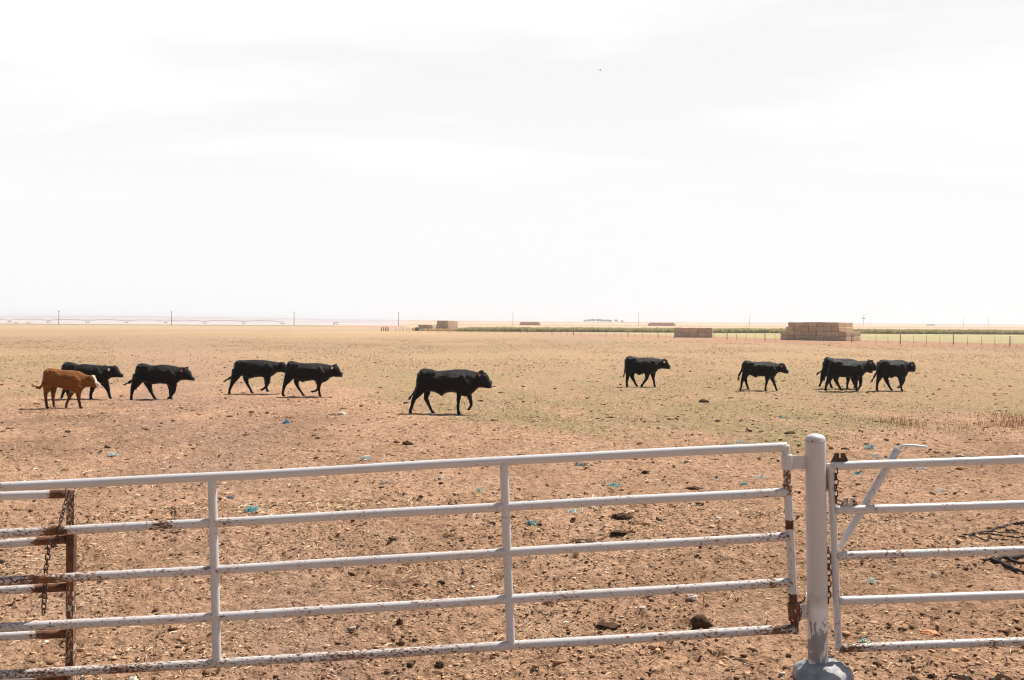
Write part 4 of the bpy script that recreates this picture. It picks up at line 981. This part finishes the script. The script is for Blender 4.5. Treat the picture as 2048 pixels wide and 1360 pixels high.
# ------------------------------------------------------------------ far things
def irrigation():
    Yd = 760; o = empty('irrigation_line', (at_dist(250, Yd).x, Yd, 0)); tag(o, 'long thin arched irrigation line on wheeled towers crossing the pale field at left', 'irrigation line')
    M = mat('galvanised_pipe', (.20, .19, .19), .5); us = list(range(-215, 640, 78))
    for a, b in zip(us, us[1:]):
        mb = MB(); pts = []
        for t in np.linspace(0, 1, 9):
            p = at_dist(a+(b-a)*t, Yd); pts.append(p-o.location+Vector((0, 0, 1.55+.75*math.sin(math.pi*t))))
        mb.tube(pts, .12, 6); mb.build('span', M, o)
    for u in us:
        p = at_dist(u, Yd)-o.location; mb = MB(); top = p+Vector((0, 0, 1.6))
        for s in (-1, 1):
            mb.tube([top, p+Vector((s*.9, 0, .3))], .07, 6)
        mb.tube([p+Vector((-1.0, 0, .3)), p+Vector((1.0, 0, .3))], .07, 6); t = mb.build('tower', M, o)
        for s in (-1, 1):
            w = MB(); w.tube([p+Vector((s*.95, -.12, .35)), p+Vector((s*.95, .12, .35))], .36, 14); w.build('wheel', M_can, t)
irrigation()
M_heap = vcol_mat('heap_straw', nscale=2, namp=.3)
for u, wpx, hpx, lab in ((33, 10, 3.2, 'left one of two small grey hay heaps far off at left'), (58, 11, 3.6, 'right one of two small grey hay heaps far off at left')):
    Yd = 610; p = at_dist(u, Yd); w = wpx*Yd/F; h = hpx*Yd/F; vs = []; fs = []; n = 18
    for i in range(7):
        t = i/6; 
        for k in range(n): a = 6.283*k/n; q = w/2*math.cos(t*1.57)*(1+.12*math.sin(3*a)+random.uniform(-.05, .05))+.02; vs.append((q*math.cos(a), q*math.sin(a), h*t**1.1-.05*(i == 0)))
    for i in range(6):
        for k in range(n): fs.append((i*n+k, i*n+(k+1) % n, (i+1)*n+(k+1) % n, (i+1)*n+k))
    me = bpy.data.meshes.new('hay_heap'); me.from_pydata(vs, [], fs+[tuple(6*n+k for k in range(n))]); set_col(me, 'tint', np.tile([.36, .27, .22], (len(vs), 1)))
    tag(link('hay_heap', me, M_heap, None, p), lab, 'hay heap', 'hay heaps in the far field')
def pickup():
    p = at_dist(672.5, 690); o = empty('pickup_truck', p, R(70)); tag(o, 'tiny white pickup truck parked far off left of the bales', 'pickup truck')
    Mw = mat('white_car_paint', (.8, .8, .79), .3, .5); Mg = mat('truck_glass', (.03, .035, .04), .1, .5); Mt = mat('tyre_rubber', (.02, .02, .02), .9)
    mb = MB(); mb.prism([(-2.6, .45), (2.6, .45), (2.65, .9), (2.5, 1.05), (1.2, 1.12), (.75, 1.75), (-.7, 1.78), (-.85, 1.12), (-2.6, 1.12)], -.9, .9); mb.build('body', Mw, o)
    mb = MB(); mb.prism([(1.08, 1.14), (.7, 1.68), (-.62, 1.70), (-.75, 1.14)], -.915, .915); mb.build('side_window', Mg, o)
    mb = MB(); mb.box((.985, 0, 1.43), (.02, .78, .33), Matrix.Rotation(R(-35), 3, 'Y')); mb.build('windscreen', Mg, o)
    for x in (-1.7, 1.7):
        for y in (-.82, .82): mb = MB(); mb.tube([(x, y-.13, .38), (x, y+.13, .38)], .38, 16); mb.build('wheel', Mt, o)
pickup()
def shed():
    Y = 1500; p = at_dist(1861, Y); o = empty('farm_shed', (p.x, p.y, float(base_z(p.x, p.y)))); tag(o, 'long low white farm shed on the horizon at far right', 'shed')
    Mw = mat('white_sheet_metal', (.8, .8, .8), .5); 
    mb = MB(); mb.box((0, 0, 1.1), (5, 2.5, 1.1)); mb.build('wall', mat('shed_wall', (.62, .6, .58), .8), o)
    mb = MB(); mb.add([(-5.3, -2.9, 2.2), (5.3, -2.9, 2.2), (5.3, 0, 3.1), (-5.3, 0, 3.1), (-5.3, 2.9, 2.2), (5.3, 2.9, 2.2)], [(0, 1, 2, 3), (3, 2, 5, 4), (0, 3, 4), (1, 5, 2), (0, 4, 5, 1)], 0, False); mb.build('roof', Mw, o)
shed()
M_leaf = vcol_mat('far_foliage', rough=.9); M_bark = mat('bark', (.10, .08, .065), .95)
def tree(u, wpx, hpx, label, Y=2600, seed=0):
    rs = np.random.default_rng(seed+100); p = at_dist(u, Y); w = wpx*Y/F; h = hpx*Y/F; z = float(base_z(p.x, p.y)); o = empty('tree', (p.x, p.y, z)); tag(o, label, 'tree', 'far trees on the horizon')
    mb = MB(); mb.tube([(0, 0, -.3), (.1, 0, h*.3), (.15, 0, h*.6)], [.4, .3, .15], 8)
    for k in range(5):
        a = k*1.26; mb.tube([(.1, 0, h*.3), (math.cos(a)*w*.28, math.sin(a)*w*.28, h*.65)], [.16, .05], 6)
    mb.build('trunk', M_bark, o)
    n = 420; d = rs.standard_normal((n, 3)); d /= np.linalg.norm(d, axis=1)[:, None]; rr = rs.random(n)**.4*(1+.25*np.sin(d[:, 0]*5+seed)*np.cos(d[:, 2]*4+seed))
    c = d*rr[:, None]*np.array([w*.5, w*.45, h*.38])+np.array([0, 0, h*.62]); s = .45+.5*rs.random((n, 1, 1))
    q = rs.standard_normal((n, 4, 3))*s*np.array([1, 1, .7])
    me = mesh_np('crown', (c[:, None]+q).reshape(-1, 3), (np.array([[0, 1, 2], [0, 2, 3], [0, 3, 1], [1, 3, 2]])[None]+(np.arange(n)*4)[:, None, None]).reshape(-1, 3), False)
    set_col(me, 'tint', np.repeat(np.array([.055, .075, .035])*(.6+.9*rs.random((n, 1))), 4, 0)); link('crown', me, M_leaf, o)
for i, (u, w, h, lab) in enumerate(((1170, 5, 3.6, 'leftmost small tree of the far clump on the horizon'), (1178, 8, 4.6, 'broad far tree second from the clump\'s left end'), (1186, 8, 5.2, 'tallest far tree left of the clump\'s gap'), (1196, 8, 5.4, 'far tree right of the gap in the clump'), (1203, 6, 4.4, 'far tree in the middle of the clump\'s right half'),
                                    (1209, 4, 4, 'narrow far tree standing alone after the dense part of the clump'), (1215, 5, 4.6, 'rounded far tree near the clump\'s right end'), (1221, 5, 3.6, 'low far tree beside the rounded one'), (1232, 6, 4.2, 'far tree set apart right of the clump'), (1244, 4, 2.6, 'smallest far tree, last on the right of the clump'))):
    tree(u, w, h, lab, seed=i)
def shrub():
    p = ground(834, 661.5); n = 240; rs = np.random.default_rng(4); c = rs.standard_normal((n, 3))*np.array([.5, .4, .25])+np.array([0, 0, .35])
    q = rs.standard_normal((n, 3, 3))*.13; o = empty('shrub', p); tag(o, 'small dark green shrub against the left end of the small bale block', 'shrub')
    me = mesh_np('foliage', (c[:, None]+q).reshape(-1, 3), np.arange(n*3).reshape(-1, 3), False); set_col(me, 'tint', np.repeat(np.array([.06, .075, .04])*(.6+.8*rs.random((n, 1))), 3, 0)); link('foliage', me, M_leaf, o)
    mb = MB(); mb.tube([(0, 0, -.05), (.05, 0, .4)], [.05, .02], 6); mb.build('stem', M_bark, o)
shrub()
def bird():
    p = atY(1200, 140.5, 42); o = empty('bird', p, R(35)); tag(o, 'tiny bird flying in the pale sky above the field', 'bird'); Mb = mat('bird_feathers', (.55, .54, .53), .9)
    mb = MB(); mb.tube([(-.075, 0, 0), (-.03, 0, 0), (0, 0, .002), (.03, 0, .005), (.055, 0, .008), (.068, 0, .006)], [.004, .013, .017, .014, .011, .002], 10); mb.build('body', Mb, o)
    for s in (-1, 1):
        mb = MB(); mb.add([(.025, s*.008, .012), (-.02, s*.008, .010), (-.022, s*.05, .034), (.012, s*.055, .036), (-.02, s*.105, .022), (.025, s*.008, .006), (-.02, s*.008, .005), (-.022, s*.05, .030), (.012, s*.055, .030), (-.02, s*.105, .019)],
                          [(0, 1, 2, 3), (3, 2, 4), (5, 8, 7, 6), (8, 9, 7), (0, 3, 8, 5), (3, 4, 9, 8), (4, 2, 7, 9), (2, 1, 6, 7), (1, 0, 5, 6)], 0, False); mb.build('wing', Mb, o)
bird()

# forked shadows on the dirt at the right edge, built as solid dark branches
M_shadow = mat('shadow_stand_in_dark', (.045, .032, .028), .9)
def shadow_stand_in(forks, label):
    g0 = ground(*forks[0][0][0]); o_ = Vector((g0.x, g0.y, gz(g0.x, g0.y))); mb = MB()
    for pts, r0, r1 in forks:
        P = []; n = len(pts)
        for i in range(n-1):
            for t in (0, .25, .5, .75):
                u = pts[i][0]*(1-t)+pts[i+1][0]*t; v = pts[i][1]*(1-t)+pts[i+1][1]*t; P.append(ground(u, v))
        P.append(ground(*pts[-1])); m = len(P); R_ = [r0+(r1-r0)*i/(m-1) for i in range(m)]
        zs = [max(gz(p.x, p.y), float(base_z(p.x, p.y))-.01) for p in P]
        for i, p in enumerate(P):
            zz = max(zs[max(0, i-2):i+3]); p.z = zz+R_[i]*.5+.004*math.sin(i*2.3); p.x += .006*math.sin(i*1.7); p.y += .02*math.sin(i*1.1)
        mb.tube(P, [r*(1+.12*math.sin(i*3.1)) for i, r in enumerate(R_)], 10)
    o = mb.build('shadow_stand_in', M_shadow, None, o_); o.location = o_; tag(o, label, 'branch')  # solid stand-in for a forked ground shadow, no real branch
shadow_stand_in([([(2160, 1050), (2100, 1051), (2048, 1052), (2028, 1051), (2000, 1056), (1985, 1062), (1955, 1069), (1919, 1075)], .022, .007),
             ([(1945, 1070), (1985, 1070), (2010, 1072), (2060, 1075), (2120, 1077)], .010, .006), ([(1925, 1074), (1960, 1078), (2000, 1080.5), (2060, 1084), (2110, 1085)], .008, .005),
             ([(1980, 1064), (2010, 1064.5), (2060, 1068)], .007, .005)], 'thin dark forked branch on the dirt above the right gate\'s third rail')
shadow_stand_in([([(2170, 1088), (2100, 1099), (2048, 1110), (2015, 1117), (1990, 1124), (1966, 1128)], .038, .012),
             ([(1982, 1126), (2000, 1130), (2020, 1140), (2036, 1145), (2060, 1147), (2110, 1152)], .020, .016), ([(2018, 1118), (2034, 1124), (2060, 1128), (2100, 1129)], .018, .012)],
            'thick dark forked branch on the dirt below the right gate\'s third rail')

# ------------------------------------------------------------------ litter and stones on the dirt
def strand_mat(name, c):
    m = mat(name, c, .5, .3); t = NT(m); t.base(t.mix(t.rng(t.noise(t.coord('Object'), 30, 3, .6), .3, .7), tuple(q*.45 for q in c), tuple(min(1, q*1.25) for q in c))); return m
TEAL, BLUE, PALE, MINT, NAVY = strand_mat('teal_twine', (.07, .44, .49)), strand_mat('blue_plastic', (.03, .30, .52)), strand_mat('pale_blue_twine', (.50, .62, .63)), strand_mat('mint_twine', (.34, .52, .46)), strand_mat('slate_twine', (.10, .17, .22))
def scrap(u, v, wpx, hpx, m, label, n=46):
    p = ground(u, v); px = p.y/F; w = wpx*px; h = hpx*px; mb = MB()
    for k in range(n):
        c = Vector((random.gauss(0, .23)*w, random.gauss(0, .2)*w, abs(random.gauss(0, .35))*h)); pts = []; d = Vector((random.gauss(0, 1), random.gauss(0, 1), random.gauss(0, .5))).normalized()
        st = w*random.uniform(.03, .10); q = c-d*st*2
        for i in range(6):
            d = (d+Vector((random.gauss(0, .6), random.gauss(0, .6), random.gauss(0, .45)))).normalized(); q = q+d*st; q.z = min(max(q.z, .004), h*1.1); pts.append(q.copy())
        r = max(.0028, .55*px)*random.uniform(.7, 1.5); mb.tube(pts, [r*.6]+[r]*4+[r*.5], 5)
    o = mb.build('twine_scrap', m); o.location = (p.x, p.y, gz(p.x, p.y)-.004); tag(o, label, 'litter', 'baler twine scraps on the dirt')
scrap(574, 846, 13, 10, BLUE, 'bright blue plastic scrap lying below the black pair at left centre')
scrap(502, 1018, 27, 15, TEAL, 'largest teal twine tangle, just right of the gate\'s left upright', 90)
scrap(226, 914, 24, 6, PALE, 'pale blue twine strand above the gate\'s left end')
scrap(770, 967, 26, 6, NAVY, 'dull slate twine strand under the top rail near the middle')
scrap(880, 960, 20, 6, PALE, 'pale twine scrap under the top rail left of the second upright')
scrap(960, 981, 15, 7, MINT, 'small mint twine scrap just left of the second upright')
scrap(1064, 1051, 20, 13, TEAL, 'curled teal twine knot right of the second upright between middle rails')
scrap(1148, 1023, 28, 8, PALE, 'pale teal twine spread between second and third rails')
scrap(1226, 977, 30, 10, TEAL, 'wide teal twine tuft above the second rail, right of centre', 36)
scrap(1394, 1011, 13, 5, TEAL, 'little teal scrap just under the second rail towards the post')
scrap(1520, 958, 22, 8, PALE, 'pale blue and white scrap beside the gate\'s hinge end')
scrap(1489, 972, 12, 5, TEAL, 'tiny teal scrap touching the second rail near its hinge end')
scrap(1436, 964, 10, 5, PALE, 'tiny pale scrap under the top rail near its right end')
scrap(1740, 900, 24, 7, TEAL, 'flat turquoise scrap above the right gate, left of the latch handle')
scrap(1750, 913, 24, 6, PALE, 'greyish twine strand right beside the top rail of the right gate')
scrap(1713, 945, 24, 9, TEAL, 'bright teal twine tuft below the right gate\'s top rail')
scrap(1843, 943, 16, 5, PALE, 'pale scrap below the latch handle of the right gate')
scrap(460, 995, 16, 5, NAVY, 'dull slate scrap just right of the left upright, above the tangle')
scrap(860, 829, 12, 5, PALE, 'pale blue scrap at the largest calf\'s hind feet')
scrap(1730, 1283, 20, 7, MINT, 'mint green scrap behind the lowest rail of the right gate')
scrap(1568, 836, 12, 5, MINT, 'faint mint scrap in the grass below the small brownish calf')
scrap(1160, 934, 34, 8, NAVY, 'dark slate twine clump right under the top rail, right of the second upright')
scrap(730, 921, 26, 5, PALE, 'pale blue strand lying just above the top rail near mid-gate')
scrap(1885, 985, 24, 5, PALE, 'pale strand above the right gate\'s second rail')
scrap(1480, 884, 16, 5, PALE, 'white-blue scrap above the hinge end of the long gate')
scrap(1745, 1170, 22, 8, PALE, 'grey-white scrap between lower rails of the right gate')

def stone_mat(name, a, b):
    m = mat(name, rough=.95, spec=.1); t = NT(m); co = t.coord('Object'); n = t.noise(co, 25, 5, .65); t.base(t.mix(t.rng(n, .3, .7), a, b)); t.bump(n, .7, .01); return m
M_dung, M_clay, M_pale, M_redfl = stone_mat('dried_dung', (.03, .018, .012), (.10, .055, .032)), stone_mat('hard_clay', (.20, .12, .075), (.36, .23, .15)), stone_mat('pale_stone', (.42, .34, .27), (.68, .58, .49)), stone_mat('rust_red_fluff', (.40, .13, .05), (.62, .33, .17))
def lump(name, u, v, wpx, hpx, m, label, cat, flat=1.0, seed=0, group=None):
    p = ground(u, v+hpx*.45); px = p.y/F; w = wpx*px/2; h = hpx*px; n, k_ = 22, 14; vs = []; fs = []
    for i in range(k_+1):
        a = math.pi*(i/k_)-math.pi/2
        for j in range(n):
            b = 2*math.pi*j/n; x, y, z = math.cos(a)*math.cos(b), math.cos(a)*math.sin(b), math.sin(a)
            q = 1+.55*float(perlin(np.array([x*1.7+seed*3.1+y*.7]), np.array([z*1.7+y*1.3+seed]), 8)[0])+.35*float(perlin(np.array([x*4.3+seed+z]), np.array([y*4.3+z*2]), 9)[0])
            vs.append((x*q*w, y*q*w*.8, z*q*h*.75+h*.28))
    for i in range(k_):
        for j in range(n): fs.append((i*n+j, i*n+(j+1) % n, (i+1)*n+(j+1) % n, (i+1)*n+j))
    me = bpy.data.meshes.new(name); me.from_pydata(vs, [], fs); me.polygons.foreach_set('use_smooth', np.full(len(fs), m is not M_clay, bool))
    o = link(name, me, m, None, (p.x, p.y, gz(p.x, p.y)-.01)); tag(o, label, cat, group)
D = 'dried dung pats and lumps on the dirt'; T = 'stones and clods on the dirt'
lump('dung_lump', 1402, 1234, 34, 20, M_dung, 'tall dark dung lump near the lowest rail, right of centre', 'dung', seed=1, group=D)
lump('dung_pat', 1244, 1036, 44, 8, M_dung, 'wide dark dung pat between the second and third rails', 'dung', seed=2, group=D)
lump('dung_pat', 1241, 1072, 36, 6, M_dung, 'flat dark pat just above the third rail, right of centre', 'dung', seed=3, group=D)
lump('dung_pat', 1165, 1076, 46, 6, M_dung, 'thin flaky pat above the third rail, right of the second upright', 'dung', seed=4, group=D)
lump('dung_pat', 1218, 1225, 46, 7, M_dung, 'long dark dung strip above the lowest rail right of the second upright', 'dung', seed=5, group=D)
lump('dung_lump', 880, 1267, 20, 12, M_dung, 'dark dung lump above the lowest rail left of the second upright', 'dung', seed=6, group=D)
lump('dung_lump', 822, 1265, 18, 11, M_dung, 'dark peaked lump left beside another, above the lowest rail', 'dung', seed=7, group=D)
lump('dung_pat', 868, 1282, 34, 6, M_dung, 'flat pat touching the lowest rail below two dark lumps', 'dung', seed=8, group=D)
lump('dung_lump', 800, 1190, 14, 14, M_dung, 'pointed dark lump above the fourth rail mid-gate', 'dung', seed=9, group=D)
lump('dung_lump', 1290, 947, 16, 9, M_dung, 'small dark block under the top rail, right of centre', 'dung', seed=10, group=D)
lump('dung_pat', 1388, 974, 28, 6, M_dung, 'dark pat just above the second rail towards the hinge end', 'dung', seed=11, group=D)
lump('dung_pat', 1480, 1307, 34, 10, M_dung, 'dark pat below the lowest rail near the post', 'dung', seed=12, group=D)
lump('dung_pat', 1826, 1345, 26, 8, M_dung, 'dark pat below the right gate, near its lower left', 'dung', seed=13, group=D)
lump('dung_lump', 1752, 1317, 14, 10, M_dung, 'small dark lump right of the concrete footing', 'dung', seed=14, group=D)
lump('dung_lump', 1865, 1346, 16, 8, M_dung, 'dark crumb right of the pat below the right gate', 'dung', seed=15, group=D)
lump('dung_pat', 815, 887, 20, 7, M_dung, 'dark pat above the top rail left of the largest calf\'s hind leg', 'dung', seed=16, group=D)
lump('dung_pat', 1408, 802, 18, 6, M_dung, 'dark pat in the grass between the two lone calves', 'dung', seed=17, group=D)
lump('dung_pat', 1580, 866, 24, 6, M_dung, 'dark crumbly pat left above the post cap', 'dung', seed=18, group=D)
lump('clod', 1096, 1172, 24, 16, M_clay, 'brown angular clod above the fourth rail right of the second upright', 'clod', seed=21, group=T)
lump('stone', 266, 1289, 22, 12, M_pale, 'pale rounded stone below the fourth rail at left', 'stone', seed=22, group=T)
lump('stone', 1868, 1155, 12, 10, M_pale, 'round pale stone between the right gate\'s third and fourth rails', 'stone', seed=23, group=T)
lump('stone', 1384, 1192, 22, 9, M_pale, 'white stone just under the fourth rail right of centre', 'stone', seed=24, group=T)
lump('stone', 1211, 1048, 10, 6, M_pale, 'small cream stone left below the wide dung pat', 'stone', seed=25, group=T)
lump('stone', 1283, 1204, 18, 6, M_pale, 'greyish stone left of the white stone under the fourth rail', 'stone', seed=26, group=T)
lump('stone', 1436, 1035, 18, 6, M_pale, 'flat pale stone between second and third rails near the hinge end', 'stone', seed=27, group=T)
lump('stone', 1920, 910, 15, 5, M_pale, 'white chip just above the right gate\'s top rail', 'stone', seed=28, group=T)
lump('stone', 1792, 866, 7, 6, M_pale, 'small white stone in the weeds above the latch handle', 'stone', seed=29, group=T)
lump('stone', 684, 826, 14, 7, M_pale, 'pinkish stone in the grass right of the black pair', 'stone', seed=30, group=T)
lump('stone', 1884, 1147, 12, 6, M_clay, 'brown flat stone right of the round pale stone', 'stone', seed=31, group=T)
lump('hair_tuft', 1238, 1254, 34, 8, M_redfl, 'orange-red hair tuft above the lowest rail, right of centre', 'hair tuft', seed=32)
lump('hair_tuft', 1860, 1263, 34, 8, M_redfl, 'rust red hair tuft above the right gate\'s lowest rail', 'hair tuft', seed=33)
lump('dung_lump', 1205, 1255, 22, 12, M_dung, 'purplish brown lump left of the orange-red hair tuft', 'dung', seed=34, group=D)

# ------------------------------------------------------------------ air
def haze():
    mb = MB(); mb.box((0, 0, 7.6), (3900, 3900, 9.6)); m = bpy.data.materials.new('haze_air'); m.use_nodes = True; nt = m.node_tree
    nt.nodes.remove(nt.nodes['Principled BSDF']); v = nt.nodes.new('ShaderNodeVolumePrincipled'); v.inputs['Color'].default_value = (.83, .83, .86, 1); v.inputs['Density'].default_value = .00022; v.inputs['Anisotropy'].default_value = .35
    nt.links.new(v.outputs[0], nt.nodes['Material Output'].inputs['Volume'])
    o = mb.build('haze', m); tag(o, kind='stuff')
haze()
